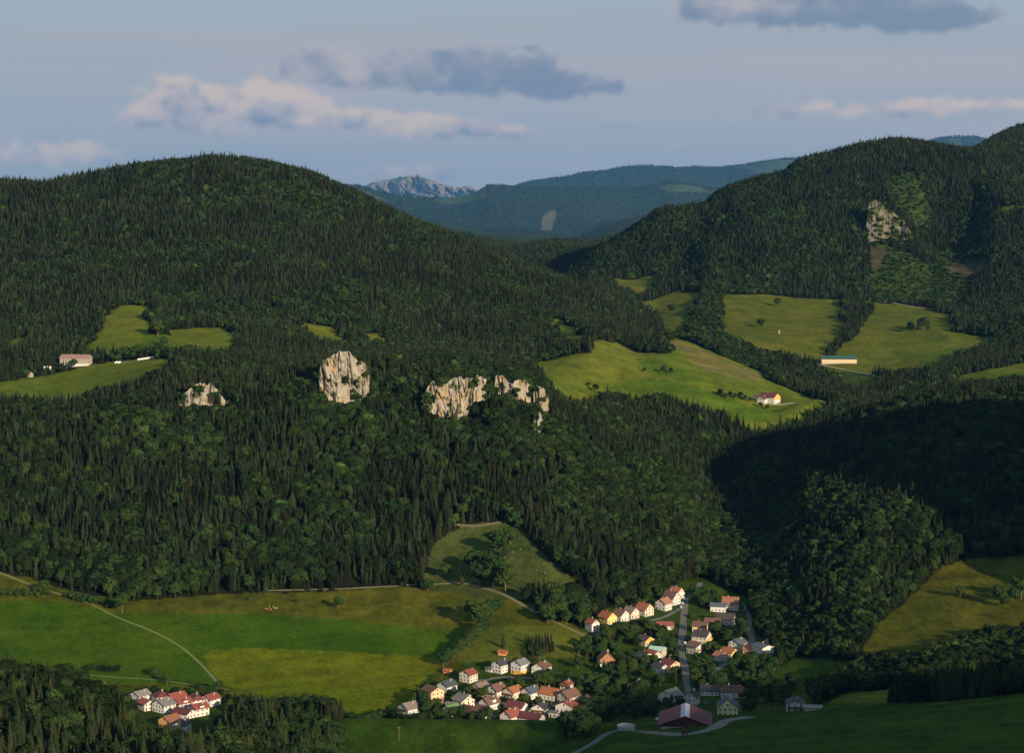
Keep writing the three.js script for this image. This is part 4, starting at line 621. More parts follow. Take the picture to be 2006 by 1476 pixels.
car(1343, 1178, 100, [0.7, 0.7, 0.68], 'white car near the top of the village road', 1230, 0.2); car(1290, 1412, 80, [0.75, 0.76, 0.8], 'white car under the trees left of the maroon barn'); car(1603, 1397, 85, [0.7, 0.72, 0.75], 'white car beside the lone house on the right', 1215); car(1342, 1262, 0, [0.8, 0.8, 0.8], 'white car at the roadside by the hedge', 1230, 0.2);
// tractor before the barn
{
  const [x, z] = hit(1341, 1440, 1000), g = thing('tractor', 'dark red tractor standing in front of the maroon barn', 'tractor', x, ground(x, z) + 0.15, z, 1.2); const red = std(0.16, 0.02, 0.02);
  part('hood', box(1.0, 0.9, 2.0, 0, 0.8, 1.1), red, g); part('cab', box(1.6, 1.5, 1.5, 0, 1.0, -0.6), paneMat, g); part('cab_roof', box(1.8, 0.14, 1.7, 0, 2.51, -0.6), red, g);
  for (const s of [-1, 1]) { const a = part('wheel', new THREE.CylinderGeometry(0.85, 0.85, 0.5, 18).rotateZ(Math.PI / 2).translate(s * 1.0, 0.85, -0.7), tyreMat, g); part('rim', new THREE.CylinderGeometry(0.45, 0.45, 0.54, 12).rotateZ(Math.PI / 2).translate(s * 1.0, 0.85, -0.7), red, a); part('wheel', new THREE.CylinderGeometry(0.5, 0.5, 0.36, 16).rotateZ(Math.PI / 2).translate(s * 0.8, 0.5, 1.5), tyreMat, g); }
}
// hunting stand on the pasture, and a trampoline on a lawn
{
  const [x, z] = hit(1526, 656, 2900), g = thing('hunting_stand', 'wooden hunting stand on legs on the right pasture', 'stand', x, ground(x, z) - 0.2, z); g.scale.setScalar(1.5); const m = std(0.40, 0.30, 0.2);
  for (const a of [-1, 1]) for (const b of [-1, 1]) part('leg', new THREE.CylinderGeometry(0.09, 0.11, 3.4, 6).translate(a * 0.9, 1.7, b * 0.9), m, g);
  part('cabin', box(2.2, 1.9, 2.2, 0, 3.3, 0), m, g); part('roof', box(2.6, 0.15, 2.6, 0, 5.202, 0), std(0.2, 0.15, 0.1), g); part('ladder', merge([box(0.06, 3.6, 0.06, -0.3, 0, 1.3), box(0.06, 3.6, 0.06, 0.3, 0, 1.3), ...[0, 1, 2, 3, 4, 5].map(k => box(0.6, 0.05, 0.05, 0, 0.5 + k * 0.5, 1.3))]), m, g);
}
{
  const [x, z] = hit(1137, 1330, 1230), g = thing('trampoline', 'round pale garden pool on the lawn right of the upper houses', 'pool', x, ground(x, z), z); g.name = nameIt('garden_pool'); keepClear.push([x, z, 6]);
  part('wall', new THREE.CylinderGeometry(2.3, 2.3, 1.1, 28, 1, true).translate(0, 0.5, 0), std(0.7, 0.7, 0.7, { side: THREE.DoubleSide }), g); part('water', new THREE.CircleGeometry(2.28, 28).rotateX(-Math.PI / 2).translate(0, 0.85, 0), std(0.25, 0.3, 0.3, { roughness: 0.1 }), g); part('rim', new THREE.TorusGeometry(2.3, 0.12, 6, 28).rotateX(Math.PI / 2).translate(0, 1.05, 0), frameMat, g);
}
// cows on the valley meadow
{
  const body = (() => {                                              // one continuous skin: rings along the spine, legs and neck grown from short lofts
    const loft = (pts) => { const n = 8, t = [], R = pts.map(([x, y, z, ry, rz]) => Array.from({ length: n }, (_, k) => { const a = k / n * 6.283; return [x, y + Math.sin(a) * ry, z + Math.cos(a) * rz]; })); for (let i = 0; i < R.length - 1; i++) for (let k = 0; k < n; k++) { const a = R[i][k], b = R[i][(k + 1) % n], c = R[i + 1][k], d = R[i + 1][(k + 1) % n]; t.push(...a, ...b, ...c, ...b, ...d, ...c); } return t; };
    const leg = (x, z, hind) => { const n = 6, t = [], pts = hind ? [[x, 0.95, 0.16], [x - 0.02, 0.62, 0.1], [x - 0.12, 0.42, 0.065], [x - 0.07, 0.1, 0.05], [x - 0.05, 0, 0.07]] : [[x, 0.9, 0.13], [x, 0.5, 0.075], [x, 0.42, 0.07], [x, 0.1, 0.05], [x, 0, 0.07]]; const R = pts.map(([a, y, r]) => Array.from({ length: n }, (_, k) => { const q = k / n * 6.283; return [a + Math.cos(q) * r, y, z + Math.sin(q) * r]; })); for (let i = 0; i < R.length - 1; i++) for (let k = 0; k < n; k++) { const a = R[i][k], b = R[i][(k + 1) % n], c = R[i + 1][k], d = R[i + 1][(k + 1) % n]; t.push(...a, ...b, ...c, ...b, ...d, ...c); } return t; };
    return geo([...loft([[-1.05, 1.15, 0, 0.02, 0.02], [-1.0, 1.15, 0, 0.26, 0.22], [-0.6, 1.08, 0, 0.36, 0.32], [0, 1.0, 0, 0.42, 0.36], [0.5, 1.02, 0, 0.42, 0.31], [0.8, 1.12, 0, 0.34, 0.24], [1.1, 1.05, 0, 0.22, 0.15], [1.35, 0.8, 0, 0.17, 0.13], [1.5, 0.62, 0, 0.14, 0.12], [1.66, 0.4, 0, 0.11, 0.1], [1.7, 0.36, 0, 0.01, 0.01]]), ...leg(-0.75, 0.2, 1), ...leg(-0.75, -0.2, 1), ...leg(0.62, 0.18, 0), ...leg(0.62, -0.18, 0)]);
  })();
  const tones = [[0.28, 0.15, 0.08], [0.42, 0.32, 0.22], [0.26, 0.13, 0.07], [0.55, 0.48, 0.4], [0.3, 0.18, 0.1]];
  [[522, 1196, 'leftmost of the grazing cows, reddish brown'], [528, 1191, 'pale brown cow grazing at the back of the small herd'], [531, 1197, 'dark reddish cow in the middle of the herd'], [536, 1192, 'cream coloured cow in the herd'], [541, 1195, 'brown cow at the right end of the herd']].forEach(([px, py, lab], k) => {
    const [x, z] = hit(px, py), g = thing('cow', lab + ' on the valley meadow', 'cow', x, ground(x, z) - 0.03, z, k * 1.7, 'grazing cows'); g.scale.setScalar(1.25);
    part('body', body, std(...tones[k]), g); part('tail', new THREE.CylinderGeometry(0.03, 0.02, 0.8, 5).rotateZ(-0.15).translate(-1.1, 0.85, 0), std(...tones[k]), g);
    for (const s of [-1, 1]) part('ear', new THREE.ConeGeometry(0.07, 0.2, 5).rotateX(s * 1.5).translate(1.42, 0.88, s * 0.22), std(...tones[k]), g);
  });
}

// cars beside houses, and wooden poles along the lanes
{
  reseed(8080); const paint = [[0.55, 0.56, 0.58], [0.05, 0.06, 0.08], [0.3, 0.03, 0.03], [0.06, 0.1, 0.22], [0.7, 0.7, 0.68], [0.2, 0.22, 0.24]], names = ['silver', 'black', 'red', 'blue', 'white', 'grey'];
  houses.slice(0, 62).forEach((h, i) => { if (i % 4 !== 1) return; const k = i % 6, a = rnd() * 360, x = h.x + 9.5 + rnd() * 2, z = h.z + 4 + rnd() * 3; if (blocked(x, z, -5)) return; const p = project(x, ground(x, z), z); car(p[0], p[1], a, paint[k], names[k] + ' car parked beside the ' + h.short.split(' ').slice(0, 9).join(' ').replace(/ (and|with|a|of|the|on|under)$/, '')); keepClear.push([x, z, 4]); });
  const poleMat = std(0.2, 0.15, 0.1);
  [[1349, 1168, 'at the top of the village road'], [1346, 1205, 'on the village road by the parked cars'], [1344, 1245, 'on the village road below the hedge corner'], [1348, 1300, 'where the side road meets the village road'], [1240, 1222, 'on the terrace lane below the forest'], [1180, 1240, 'at the low end of the terrace lane'], [1000, 1378, 'on the lower lane of the left cluster'], [1080, 1382, 'near the long orange roof on the lower lane'], [1465, 1250, 'on the side road below the dark forest'], [938, 1238, 'at the top of the field hedge'], [782, 1452, 'on the sunlit near meadow']].forEach(([px, py, l]) => { const [x, z] = hit(px, py, py > 1430 ? 900 : 1230), g = thing('utility_pole', 'thin wooden utility pole ' + l, 'pole', x, ground(x, z) - 0.3, z, rnd() * 3, 'utility poles'); part('pole', new THREE.CylinderGeometry(0.12, 0.16, 9, 8).translate(0, 4.5, 0), poleMat, g); part('crossarm', box(1.8, 0.14, 0.12, 0, 8.3, 0.14), poleMat, g); for (const s of [-0.7, 0.7]) part('insulator', new THREE.CylinderGeometry(0.06, 0.08, 0.22, 8).translate(s, 8.55, 0.14), frameMat, g); });
}

// ---------------------------------------------------------------- limestone cliffs
const ledgeTrees = [];
const rockMat = new THREE.MeshStandardMaterial({ vertexColors: true, roughness: 0.95 });
// top and foot of the bare rock as pixels from left to right; the wall leans back into the hill, with ledges, cracks and flutes
function cliff(label, topPts, footPts, from, depth, s, tone = 1, green = 0, slope = 0.28) {
  const ledges = [];
  const top = cubicThrough(topPts.map(p => [...p, 0])), foot = cubicThrough(footPts.map(p => [...p, 0])), x0 = topPts[0][0], x1 = topPts[topPts.length - 1][0];
  const [ax, az] = hit((x0 + x1) / 2, foot((x0 + x1) / 2)[0] + 6, from), D0 = -az, mpp = D0 / F, NX = Math.max(24, Math.round((x1 - x0) * mpp / 0.7)), NY = 64, pos = [], col = [], idx = [];
  for (let j = 0; j <= NY; j++) for (let i = 0; i <= NX; i++) {
    const px = lerp(x0, x1, i / NX), v = j / NY, e = Math.sin(Math.PI * clamp(i / NX)) ** 0.3;
    const rag = (fbm(px / 9 + s * 9, 1, 3, 281) - 0.5) * 14 * Math.min(1, v / 0.5); const py = lerp(foot(px)[0] + 14, top(px)[0], Math.min(1, v / 0.82)) + rag, m = px * mpp;
    const hgt = (foot(px)[0] - top(px)[0]) * mpp, lean = Math.min(1, v / 0.82) * hgt * slope, over = v > 0.82 ? (v - 0.82) / 0.18 : 0;
    const flute = Math.abs(fbm(m / 6 + s, v * hgt / 15 + s, 4, 201 + s) - 0.5) * 2, crack = Math.pow(1 - Math.abs(fbm(m / 10 + s * 3, v * hgt / 34, 3, 211 + s) - 0.5) * 2, 10), ledge = fbm(m / 14 + s, v * hgt / 7, 3, 221 + s), fine = fbm(m / 1.4, v * hgt / 2.2, 3, 231 + s);
    const d = D0 + lean - e * depth * (0.55 + 0.45 * fbm(m / 18, v * 2, 2, 241 + s)) + (flute * 3.4 + crack * 6) * (slope > 0.5 ? 0.3 : 1) - (ledge - 0.5) * 11 + (fine - 0.5) * 2.8 + over * (depth * 1.5 + 14) + (1 - e) * 8;
    const [t, sl] = ray(px, py + (v < 0.82 ? (ledge - 0.5) * 3 : 0)), y = CAMY + D0 * sl + (d - D0) * 0.0 - over * over * (8 + hgt * 0.25) + (fine - 0.5) * 1.2;
    pos.push(t * d, y, -d);
    const moss = smooth(0.60, 0.68, fbm(m / 6 + 9, v * hgt / 5, 4, 251 + s) + 0.30 * over + green + (ledge > 0.58 ? 0.07 : 0)), stain = 0.5 * fbm(m / 2.6, v * hgt / 9, 3, 261 + s) + 0.5 * fbm(m / 5, v * hgt / 4, 3, 262 + s), ochre = smooth(0.55, 0.72, fbm(m / 9, v * hgt / 9, 3, 271 + s));
    if (moss > 0.6 && i % 3 === 0 && j % 5 === 0 && v < 0.85) ledges.push(pos.slice(-3));
    const k = tone * (0.50 + 0.62 * stain) , R = lerp(0.385, 0.42, ochre) * k, G = lerp(0.345, 0.315, ochre) * k, B = lerp(0.275, 0.18, ochre) * k;
    col.push(lerp(R, 0.06, moss), lerp(G, 0.075, moss), lerp(B, 0.025, moss));
  }
  for (let j = 0; j < NY; j++) for (let i = 0; i < NX; i++) { const a = j * (NX + 1) + i, b = a + 1, c = a + NX + 1, e = c + 1; idx.push(a, b, c, b, e, c); }
  let g = new THREE.BufferGeometry(); g.setAttribute('position', new THREE.Float32BufferAttribute(pos, 3)); g.setAttribute('color', new THREE.Float32BufferAttribute(col, 3)); g.setIndex(idx); g = g.toNonIndexed(); g.computeVertexNormals();
  const o = new THREE.Mesh(g, rockMat); o.name = nameIt('rock_cliff'); o.castShadow = o.receiveShadow = true; o.userData = { label, category: 'cliff', group: 'limestone cliffs' }; scene.add(o);
  for (let i = 0; i <= 10; i++) for (const f of [0, 0.33, 0.66, 1]) { const px = lerp(x0, x1, i / 10), t = ray(px, foot(px)[0])[0], mid = Math.sin(Math.PI * i / 10) ** 0.5, hg = (foot(px)[0] - top(px)[0]) * mpp, dd = D0 - mid * depth * 0.7 - 3 + f * (8 + hg * 0.2); keepClear.push([t * dd, -dd, 4.5]); }
  reseed(s * 99); for (const [lx, ly, lz] of ledges) if (rnd() < 0.5) ledgeTrees.push({ x: lx, z: lz + 0.6, y: ly - 0.8, h: 2.5 + rnd() * 6, w: 1.1, kind: rnd() < 0.6 ? 'bush' : rnd() < 0.5 ? 'spruce' : 'leafy', v: rnd() });
  for (let q = 0; q < (x1 - x0) * 0.45; q++) { const px = lerp(x0 - 3, x1 + 3, rnd()), dd = D0 - depth - 6 - rnd() * 9, t = ray(px, foot(clamp(px, x0, x1))[0])[0]; ledgeTrees.push({ x: t * dd, z: -dd, h: 4 + rnd() * 6, w: 1.1, kind: rnd() < 0.4 ? 'bush' : rnd() < 0.5 ? 'spruce' : 'leafy', v: rnd() }); }
  const low = D0 - depth - 10;                                       // no tall trees right before the face
  for (let i = 0; i <= 12; i++) for (let q = 0; q < 2; q++) { const px = lerp(x0, x1, i / 12), dd = low - q * 5, t = ray(px, foot(px)[0])[0]; keepClear.push([t * dd, -dd, 4.6]); }
}
cliff('small jagged limestone outcrop in the forest, leftmost of the cliffs', [[350, 790], [362, 768], [380, 757], [398, 752], [412, 754], [424, 766], [436, 776], [452, 788]], [[350, 795], [380, 790], [420, 789], [452, 794]], 1800, 8, 1);
cliff('tall pale limestone cliff split by a dark cleft, highest of the cliffs', [[624, 735], [632, 705], [648, 697], [656, 692], [680, 692], [700, 704], [716, 716], [724, 740]], [[624, 752], [645, 770], [665, 779], [690, 776], [710, 778], [724, 765]], 1800, 12, 2);
cliff('broad ochre-stained limestone cliff in the middle of the crest', [[824, 790], [838, 762], [860, 745], [880, 744], [900, 741], [930, 739], [952, 742], [960, 760]], [[824, 792], [850, 796], [872, 806], [895, 812], [910, 806], [930, 772], [950, 770], [960, 766]], 1800, 11, 3);
cliff('broken limestone outcrop with bushes right of the broad cliff', [[966, 768], [972, 742], [985, 740], [1000, 752], [1012, 744], [1026, 742], [1040, 756]], [[966, 772], [985, 778], [1005, 776], [1040, 782]], 1800, 6, 4, 0.95);
cliff('narrow limestone rib at the right end of the crest', [[1044, 778], [1050, 762], [1060, 760], [1070, 772], [1076, 786]], [[1044, 786], [1060, 796], [1076, 800]], 1800, 5, 5, 0.95);
cliff('small pale rock low on the right end of the crest', [[1042, 828], [1048, 814], [1056, 810], [1066, 826]], [[1042, 836], [1055, 842], [1066, 840]], 1800, 4, 6, 0.9);
cliff('bare rocky slope high on the right-hand hill', [[1696, 440], [1702, 398], [1712, 393], [1728, 402], [1745, 415], [1768, 432], [1784, 455]], [[1696, 462], [1715, 462], [1735, 466], [1760, 470], [1784, 468]], 3800, 6, 7, 0.5, 0.17, 1.1);

// ---------------------------------------------------------------- single trees
reseed(31337);
tree(1490, 642, 18, 'leafy', 'round lone tree casting a shadow on the right pasture', 2900); tree(1523, 600, 18, 'leafy', 'round lone tree at the top of the right pasture', 2900); tree(1315, 614, 19, 'leafy', 'lone tree on the small pasture left of the right-hand hill', 3000);
[[1783, 652, 22], [1798, 650, 30], [1808, 648, 30], [1818, 646, 28]].forEach(([a, b, h], k) => tree(a, b, h, k % 2 ? 'spruce' : 'leafy', 'tree number ' + ['one', 'two', 'three', 'four'][k] + ' from the left in the clump on the right pasture', 2900));
tree(1300, 732, 17, 'leafy', 'larger of two close trees on the spur meadow', 2300); tree(1314, 732, 12, 'leafy', 'smaller of two close trees on the spur meadow', 2300); tree(1262, 729, 10, 'leafy', 'little tree left of the pair on the spur meadow', 2300); tree(1152, 758, 10, 'leafy', 'small tree at the hedge on the left of the spur meadow', 2300); tree(1167, 768, 17, 'leafy', 'tree at the lower end of the hedge on the spur meadow', 2300);
[[1410, 777, 17], [1421, 781, 12], [1430, 778, 13], [1440, 782, 12], [1450, 780, 13], [1459, 785, 12], [1469, 787, 10], [1490, 800, 13], [1502, 804, 12]].forEach(([a, b, h]) => tree(a, b, h, 'leafy', 'orchard tree near the spur farmhouse', 2300));
[[310, 660, 38, 'tall tree with bare lower trunk on the upland meadow'], [322, 680, 22, 'dark round tree below the tall tree on the upland meadow'], [370, 706, 34, 'big lone tree at the right of the upland farm meadow'], [345, 688, 9, 'small tree between the big upland trees'], [460, 699, 10, 'small tree at the right edge of the upland meadow'], [178, 664, 6, 'little bush on the upland slope above the farmhouse']].forEach(([a, b, h, l]) => tree(a, b, h, 'leafy', l, 2240));
[[238, 706, 26], [250, 705, 27], [263, 704, 28], [276, 701, 24], [287, 699, 20], [300, 698, 20], [314, 694, 24], [222, 710, 20], [195, 707, 16], [186, 709, 16], [145, 722, 20]].forEach(([a, b, h]) => tree(a, b, h, 'leafy', 'leafy tree in the row behind the silage bales at the upland farm', 2240));
[[240, 1203, 46, 'large dark round tree at the bend of the field track'], [86, 1168, 34, 'dark tree where the two field tracks meet'], [663, 1194, 28, 'round bushy tree at the top of the valley field'], [580, 1182, 12, 'small shrub tree on the olive meadow'], [490, 1178, 10, 'tiny tree on the olive meadow by the forest edge'], [787, 1150, 12, 'small dark tree on the forest track'], [305, 1328, 24, 'left of two trees on the lower field track'], [328, 1342, 26, 'right of two trees on the lower field track'], [390, 1352, 16, 'small tree above the hamlet'], [428, 1358, 26, 'dark tree at the foot of the field track']].forEach(([a, b, h, l]) => tree(a, b, h, 'leafy', l));
[[118, 1313, 15], [128, 1314, 16], [136, 1314, 17], [150, 1316, 18], [175, 1317, 16], [186, 1317, 20], [197, 1318, 17], [208, 1319, 17], [220, 1319, 16], [230, 1320, 20]].forEach(([a, b, h]) => tree(a, b, h, 'leafy', 'small tree in the row along the lower field'));
[[0, 1166], [10, 1167], [22, 1167], [34, 1168], [46, 1168], [56, 1168], [70, 1168], [92, 1167], [135, 1172], [146, 1176], [158, 1178], [168, 1180], [180, 1182], [192, 1184], [204, 1186], [214, 1190]].forEach(([a, b]) => tree(a, b, 13 + rnd() * 7, 'bush', 'bush in the hedge along the top of the valley field'));
[[940, 1150, 55], [955, 1140, 60], [966, 1150, 66], [980, 1135, 58], [990, 1160, 60], [925, 1120, 44], [975, 1085, 50], [988, 1095, 46], [1000, 1068, 40], [838, 1160, 30], [873, 1135, 34], [905, 1150, 40]].forEach(([a, b, h], k) => tree(a, b, h, k % 4 === 3 ? 'spruce' : 'leafy', k % 4 === 3 ? 'spruce left standing on the felled clearing' : 'tall thin tree left standing on the felled clearing'));
[[935, 1228, 50], [950, 1222, 46], [962, 1212, 40], [925, 1216, 44], [975, 1198, 26]].forEach(([a, b, h]) => tree(a, b, h, 'leafy', 'tree in the pale clump below the felled clearing'));
for (let k = 0; k < 15; k++) tree(946 - k * 5.6 + rnd() * 3, 1240 + k * 4.9, 24 + rnd() * 9, 'leafy', 'tree in the hedge between the mown field and the village');
for (let k = 0; k < 8; k++) tree(852 - k * 5, 1330 + k * 5, 9 + rnd() * 6, 'bush', 'bush along the village edge of the mown field');
tree(986, 1270, 32, 'spruce', 'lone pointed spruce above the orange garden hut');
for (let r = 0; r < 4; r++) for (let k = 0; k < 9; k++) tree(1030 + k * 6 + r * 1.5 + rnd() * 2, 1262 + r * 6.5 + rnd() * 2 - k * 0.6, 20 + rnd() * 4, 'spruce', 'small spruce in the square plantation above the village');
for (let k = 0; k < 42; k++) { const a = rnd(), b = rnd(); tree(1058 + a * 95 , 1178 + b * 46 + a * 8, 30 + rnd() * 18, rnd() < 0.55 ? 'spruce' : 'leafy', undefined); }
[[812, 1383, 30], [806, 1390, 28], [820, 1378, 32], [829, 1385, 34], [768, 1402, 16], [748, 1405, 18], [735, 1407, 14]].forEach(([a, b, h]) => tree(a, b, h, 'leafy', 'tree beside the leftmost village house'));
for (let k = 0; k < 46; k++) { const px = 640 + k * 5.2; tree(px, 1412 - 8 * Math.sin(k * 0.35) + rnd() * 4, 12 + rnd() * 12, rnd() < 0.4 ? 'bush' : 'leafy', undefined); }
[[1880, 1172, 26, 'lone small tree on the right-hand pasture'], [1958, 1186, 42, 'dark tree with long shadow on the right-hand pasture'], [1966, 1190, 22, 'light green young tree below the dark one on the right-hand pasture'], [1984, 1180, 34, 'tree at the right of the dark pair on the pasture'], [2000, 1174, 48, 'tall tree at the right edge of the picture on the pasture']].forEach(([a, b, h, l]) => tree(a, b, h, 'leafy', l));
for (let k = 0; k < 46; k++) { const a = k / 45, px = 1735 + a * 240 + rnd() * 8; tree(px, 1392 - a * 22 - rnd() * 6, (44 + 22 * Math.sin(Math.PI * Math.min(1, a * 1.1))) * (0.8 + 0.35 * rnd()), a > 0.8 ? 'leafy' : rnd() < 0.8 ? 'spruce' : 'leafy', undefined, 1195); }
for (let k = 0; k < 30; k++) { const a = rnd(); tree(1098 + a * 62 + rnd() * 8, 1424 + rnd() * 26 - a * 4, 26 + rnd() * 22, rnd() < 0.3 ? 'spruce' : 'leafy', undefined, 1040); }
// gardens and thickets between the houses
const thickets = [[1180, 1300, 60, 40, 26], [1240, 1330, 60, 34, 60], [1200, 1370, 55, 26, 46], [1160, 1280, 30, 18, 18], [1370, 1330, 26, 26, 40], [1480, 1325, 46, 34, 70], [1500, 1370, 50, 20, 40], [1345, 1215, 12, 40, 16], [1380, 1185, 26, 16, 16], [1440, 1245, 30, 14, 22], [1220, 1255, 40, 18, 26], [1280, 1245, 26, 16, 14], [1130, 1385, 30, 20, 26], [1170, 1400, 60, 14, 46], [1250, 1395, 40, 16, 30], [1330, 1330, 14, 20, 12], [1320, 1270, 12, 16, 6], [1100, 1345, 40, 12, 14], [1000, 1350, 60, 6, 12], [1000, 1385, 70, 6, 14], [960, 1408, 90, 6, 30], [1395, 1290, 16, 14, 12], [1450, 1310, 30, 12, 14], [1040, 1300, 20, 8, 6], [1280, 1180, 30, 14, 16], [1230, 1195, 26, 8, 8], [1450, 1395, 30, 6, 8], [900, 1372, 60, 10, 16], [1060, 1345, 50, 8, 14], [1150, 1360, 26, 20, 22], [1350, 1170, 30, 14, 14], [1410, 1250, 20, 20, 16], [1230, 1240, 40, 12, 16], [1330, 1390, 30, 8, 10], [1390, 1345, 30, 10, 18], [860, 1395, 40, 8, 16]];
for (const [cx, cy, rx, ry, n] of thickets) for (let k = 0; k < n; k++) {
  const a = rnd() * 6.283, r = Math.sqrt(rnd()), px = cx + Math.cos(a) * r * rx, py = cy + Math.sin(a) * r * ry, kind = rnd() < 0.16 ? 'spruce' : rnd() < 0.2 ? 'bush' : 'leafy', hpx = kind === 'bush' ? 7 + rnd() * 7 : 15 + rnd() * 17;
  const [x, z] = hit(px, py, 1230); if (blocked(x, z, kind === 'bush' ? 0 : 1.6)) continue; tree(px, py, hpx, kind, undefined);
}
for (let k = 0; k < 10; k++) tree(1321 + 4 * Math.sin(k / 3) , 1258 + k * 4.2, 9, 'bush', 'bush in the clipped hedge beside the village road');
for (let k = 0; k < 22; k++) { const px = 255 + rnd() * 190, py = 1362 + rnd() * 6; tree(px, py, 12 + rnd() * 12, 'leafy', undefined); }
for (let k = 0; k < 12; k++) { const px = 440 + k * 7, py = 1372 + k * 0.8 + rnd() * 10; tree(px, py, 14 + rnd() * 12, rnd() < 0.2 ? 'spruce' : 'leafy', undefined); }

// pale boulders and stumps on the felled clearing
{
  reseed(555); const stone = [0, 1, 2].map(k => { const g = new THREE.IcosahedronGeometry(1, 1), p = g.attributes.position; for (let i = 0; i < p.count; i++) { const q = 0.72 + 0.5 * hash2(Math.round(p.getX(i) * 50), Math.round(p.getY(i) * 50 + p.getZ(i) * 17), k); p.setXYZ(i, p.getX(i) * q * 1.2, p.getY(i) * q * 0.8, p.getZ(i) * q); } g.computeVertexNormals(); return g; }), m = std(0.15, 0.14, 0.11);
  for (let k = 0; k < 12; k++) { const a = rnd(), px = 1000 + a * 140 - rnd() * 30, py = 1060 + a * 96 + (rnd() - 0.3) * 30, [x, z] = hit(px, py); const c = coverAt(x, z); if (!c || c.kind !== 'felled') continue; const o = new THREE.Mesh(stone[k % 3], m); o.name = nameIt('boulder'); o.position.set(x, ground(x, z) + 0.1, z); o.scale.setScalar(0.4 + rnd() * 0.6); o.rotation.y = rnd() * 6; o.castShadow = true; o.userData = { label: 'pale boulder lying on the felled clearing', category: 'boulder', group: 'boulders on the felled clearing' }; scene.add(o); }
}

// ---------------------------------------------------------------- forest
reseed(900);
scatter(880, 1300, 5.4, 19); scatter(1300, 1625, 4.8, 13); scatter(1625, 1760, 5.6, 19); scatter(1760, 1960, 4.6, 19); scatter(1960, 2420, 4.4, 17); scatter(2420, 3300, 5.4, 16, true); scatter(3300, 4760, 6.2, 18, true); scatter(4760, 6000, 9, 20, true); scatter(6000, 9000, 16, 24, true); scatter(20000, 31000, 62, 42, true); scatter(38000, 42600, 90, 50, true);
for (const t of lone) trees.push(t);
for (const t of ledgeTrees) trees.push(t);
for (const t of trees) { t.y ??= ground(t.x, t.z); t.size = t.h / -t.z * (seen(t.x, t.z, t.h * 0.5) ? 1 : 0.1) * (Math.abs(project(t.x, t.y + t.h / 2, t.z)[0] - CX) < 1010 && project(t.x, t.y + t.h * 0.6, t.z)[1] < 1476 ? 1 : 0.05) * (t.lone ? 3 : 1); }
const dummy = new THREE.Object3D(), kindOf = { spruce: spruceKinds, leafy: leafyKinds, bush: bushKinds };
console.log('trees', trees.length, trees.filter(t => t.kind === 'spruce').length, trees.filter(t => t.kind === 'leafy').length);
const single = { spruce: [], leafy: [], bush: [] };
for (const k of ['spruce', 'leafy', 'bush']) { const mine = trees.filter(t => t.kind === k).sort((a, b) => b.size - a.size); mine.slice(0, 300).forEach(t => { t.own = true; single[k].push(t); }); }
const NAMES = { spruce: 'spruce_tree', leafy: 'broadleaf_tree', bush: 'bush' }, CATS = { spruce: 'conifer', leafy: 'tree', bush: 'bush' };
function placeOf(t) {
  const d = -t.z, s = t.x / d;
  if (d < 1265 && s < -0.07) return 'in the wood at the lower left corner';
  if (d < 1290 && s > 0.17) return 'in the dark clump on the shaded meadow at the lower right';
  if (d < 1290) return 'at the edge of the near meadow below the village';
  if (d < 1720 && s > 0.145) return 'in the tree belt beside the right-hand pasture';
  if (d < 1720 && s > -0.06) return 'in the village gardens between the houses';
  if (d < 1720) return 'on the valley meadow left of the village';
  if (d < 2300 && s < 0.09) return 'in the forest below the pale cliffs';
  if (d < 2300) return 'in the dark forest right of the gorge';
  if (d < 3000 && s < -0.1) return 'by the upland farm on the left';
  return 'on the sunny upland pastures';
}
const counter = {};
const numbered = n => { const k = counter[n] = (counter[n] ?? -1) + 1; return k ? n + '_' + String(k).padStart(3, '0') : n; };
const protoCache = {};
function proto(kind, v, shade) {
  const key = kind + v + '/' + shade; if (protoCache[key]) return protoCache[key];
  const K = kindOf[kind][v], g = new THREE.Group(); reseed(700 + shade * 31 + v);
  const tn = kind === 'spruce' ? [0.022 + 0.007 * shade, 0.034 + 0.004 * shade, 0.014] : [0.019 + 0.008 * shade, 0.044 + 0.006 * shade, 0.012];
  const crown = new THREE.Mesh((K.crownGeo ??= geo(K.crown)), leafTint(...tn)); crown.name = kind === 'bush' ? 'foliage' : 'crown'; crown.castShadow = crown.receiveShadow = true; g.add(crown);
  if (K.trunk) { const tr = new THREE.Mesh(K.trunk, barkMat); tr.name = 'trunk'; tr.castShadow = true; g.add(tr); }
  return protoCache[key] = g;
}
const LABELS = { spruce: 'dark spruce', leafy: 'leafy tree', bush: 'rounded bush' };
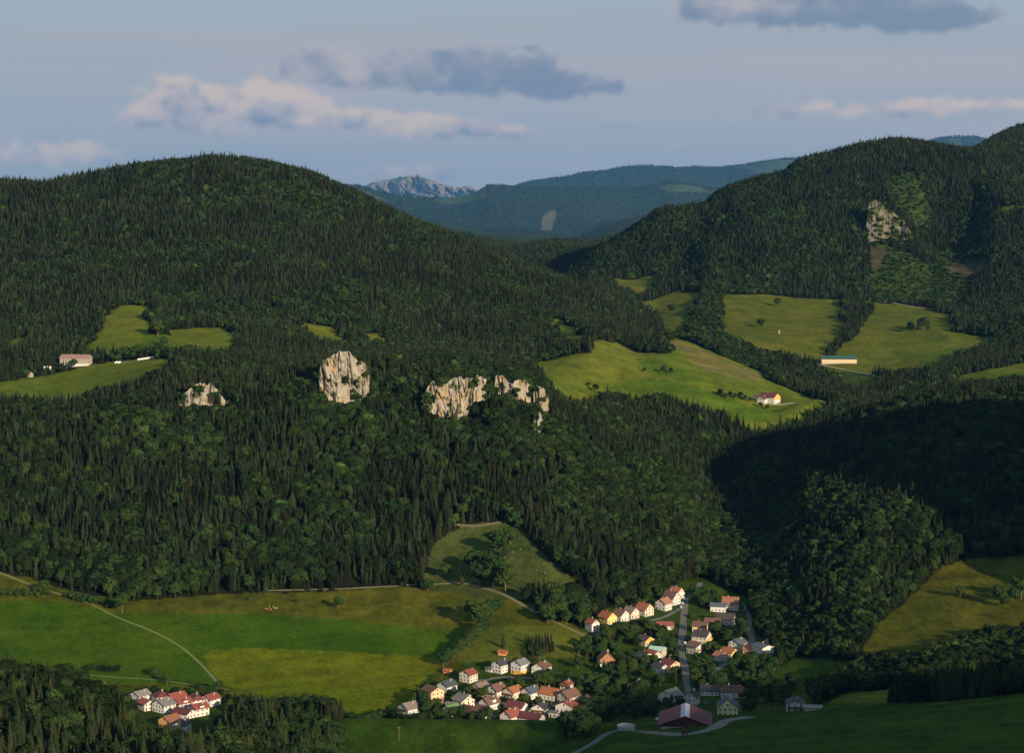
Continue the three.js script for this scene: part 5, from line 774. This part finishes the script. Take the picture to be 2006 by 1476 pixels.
for (const k of ['spruce', 'leafy', 'bush']) single[k].forEach((t, i) => {
  const n = kindOf[k].length, o = proto(k, Math.min(n - 1, Math.floor(t.v * n)), i % 3).clone(); o.name = numbered(NAMES[k]);
  o.position.set(t.x, t.y - 0.25, t.z); o.rotation.y = i * 2.399; o.scale.set(t.h * t.w, t.h, t.h * t.w);
  let where = placeOf(t);
  if (!t.label && -t.z < 1720 && -t.z > 1240) { let best = null, bd = 45; for (const h of houses) { const q = Math.hypot(h.x - t.x, h.z - t.z); if (q < bd) { bd = q; best = h; } } if (best) { const dx = t.x - best.x, dz = t.z - best.z; where = (Math.abs(dx) > Math.abs(dz) ? (dx < 0 ? 'left of the ' : 'right of the ') : dz > 0 ? 'in front of the ' : 'behind the ') + best.short.split(' ').slice(0, 9).join(' ').replace(/ (and|with|a|of|the|on|under)$/, ''); } }
  const size = t.h > (k === 'bush' ? 3.5 : 9.5) ? (k === 'bush' ? 'large ' : 'tall ') : t.h > (k === 'bush' ? 2.5 : 7) ? '' : 'small ';
  o.userData = t.label ? { label: t.label, category: CATS[k], group: 'single trees and bushes' } : { label: size + LABELS[k] + ' ' + where, category: CATS[k], group: size + LABELS[k] + ' ' + where };
  scene.add(o);
});
function instanced(name, g, list) {
  const m = new THREE.InstancedMesh(g, leafMat, list.length), c = new THREE.Color(); m.name = name; m.castShadow = m.receiveShadow = true; m.userData.kind = 'stuff';
  list.forEach((t, i) => { dummy.position.set(t.x, t.y - 0.3, t.z); dummy.rotation.set((hash2(i, 3, 5) - 0.5) * 0.06, hash2(i, 7, 9) * 6.283, (hash2(i, 11, 2) - 0.5) * 0.06); dummy.scale.set(t.h * t.w, t.h, t.h * t.w); dummy.updateMatrix(); m.setMatrixAt(i, dummy.matrix); const q = tint(t.kind, t.x, t.z); m.setColorAt(i, c.setRGB(q[0], q[1], q[2])); });
  return m;
}
reseed(4242);
const rest = trees.filter(t => !t.own);
const stuffs = [['spruce_forest', 'dense dark spruce forest covering the hills', 'forest', rest.filter(t => t.kind === 'spruce'), spruceKinds.map(whole), farSpruce.map(t => geo(t, [1, 1, 1])), 'spruces'],
  ['broadleaf_forest', 'green broadleaf woodland mixed into the hill forest', 'forest', rest.filter(t => t.kind === 'leafy'), leafyKinds.map(whole), farLeafy.map(t => geo(t, [1, 1, 1])), 'broadleaf_trees'],
  ['scrub', 'low green scrub on the clearings of the right-hand hill', 'scrub', rest.filter(t => t.kind === 'bush'), bushKinds.map(k => geo(k.crown, [1, 1, 1])), bushKinds.map(k => geo(k.crown, [1, 1, 1])), 'bushes']];
for (const [name, label, category, list, nearG, farG, part] of stuffs) {
  if (!list.length) continue;
  const g = new THREE.Group(); g.name = name; g.userData = { kind: 'stuff', label, category }; scene.add(g);
  const pools = new Map(); for (const t of list) { const set = t.far ? farG : nearG, k = (t.far ? 'f' : 'n') + Math.floor(t.v * set.length * 0.9999); if (!pools.has(k)) pools.set(k, { g: set[Math.floor(t.v * set.length * 0.9999)], l: [] }); pools.get(k).l.push(t); }
  let q = 0; for (const { g: gg, l } of pools.values()) { g.add(instanced(part + (q ? '_' + String(q).padStart(3, '0') : ''), gg, l)); q++; }
}
console.log('forest done');

renderer.render(scene, camera);
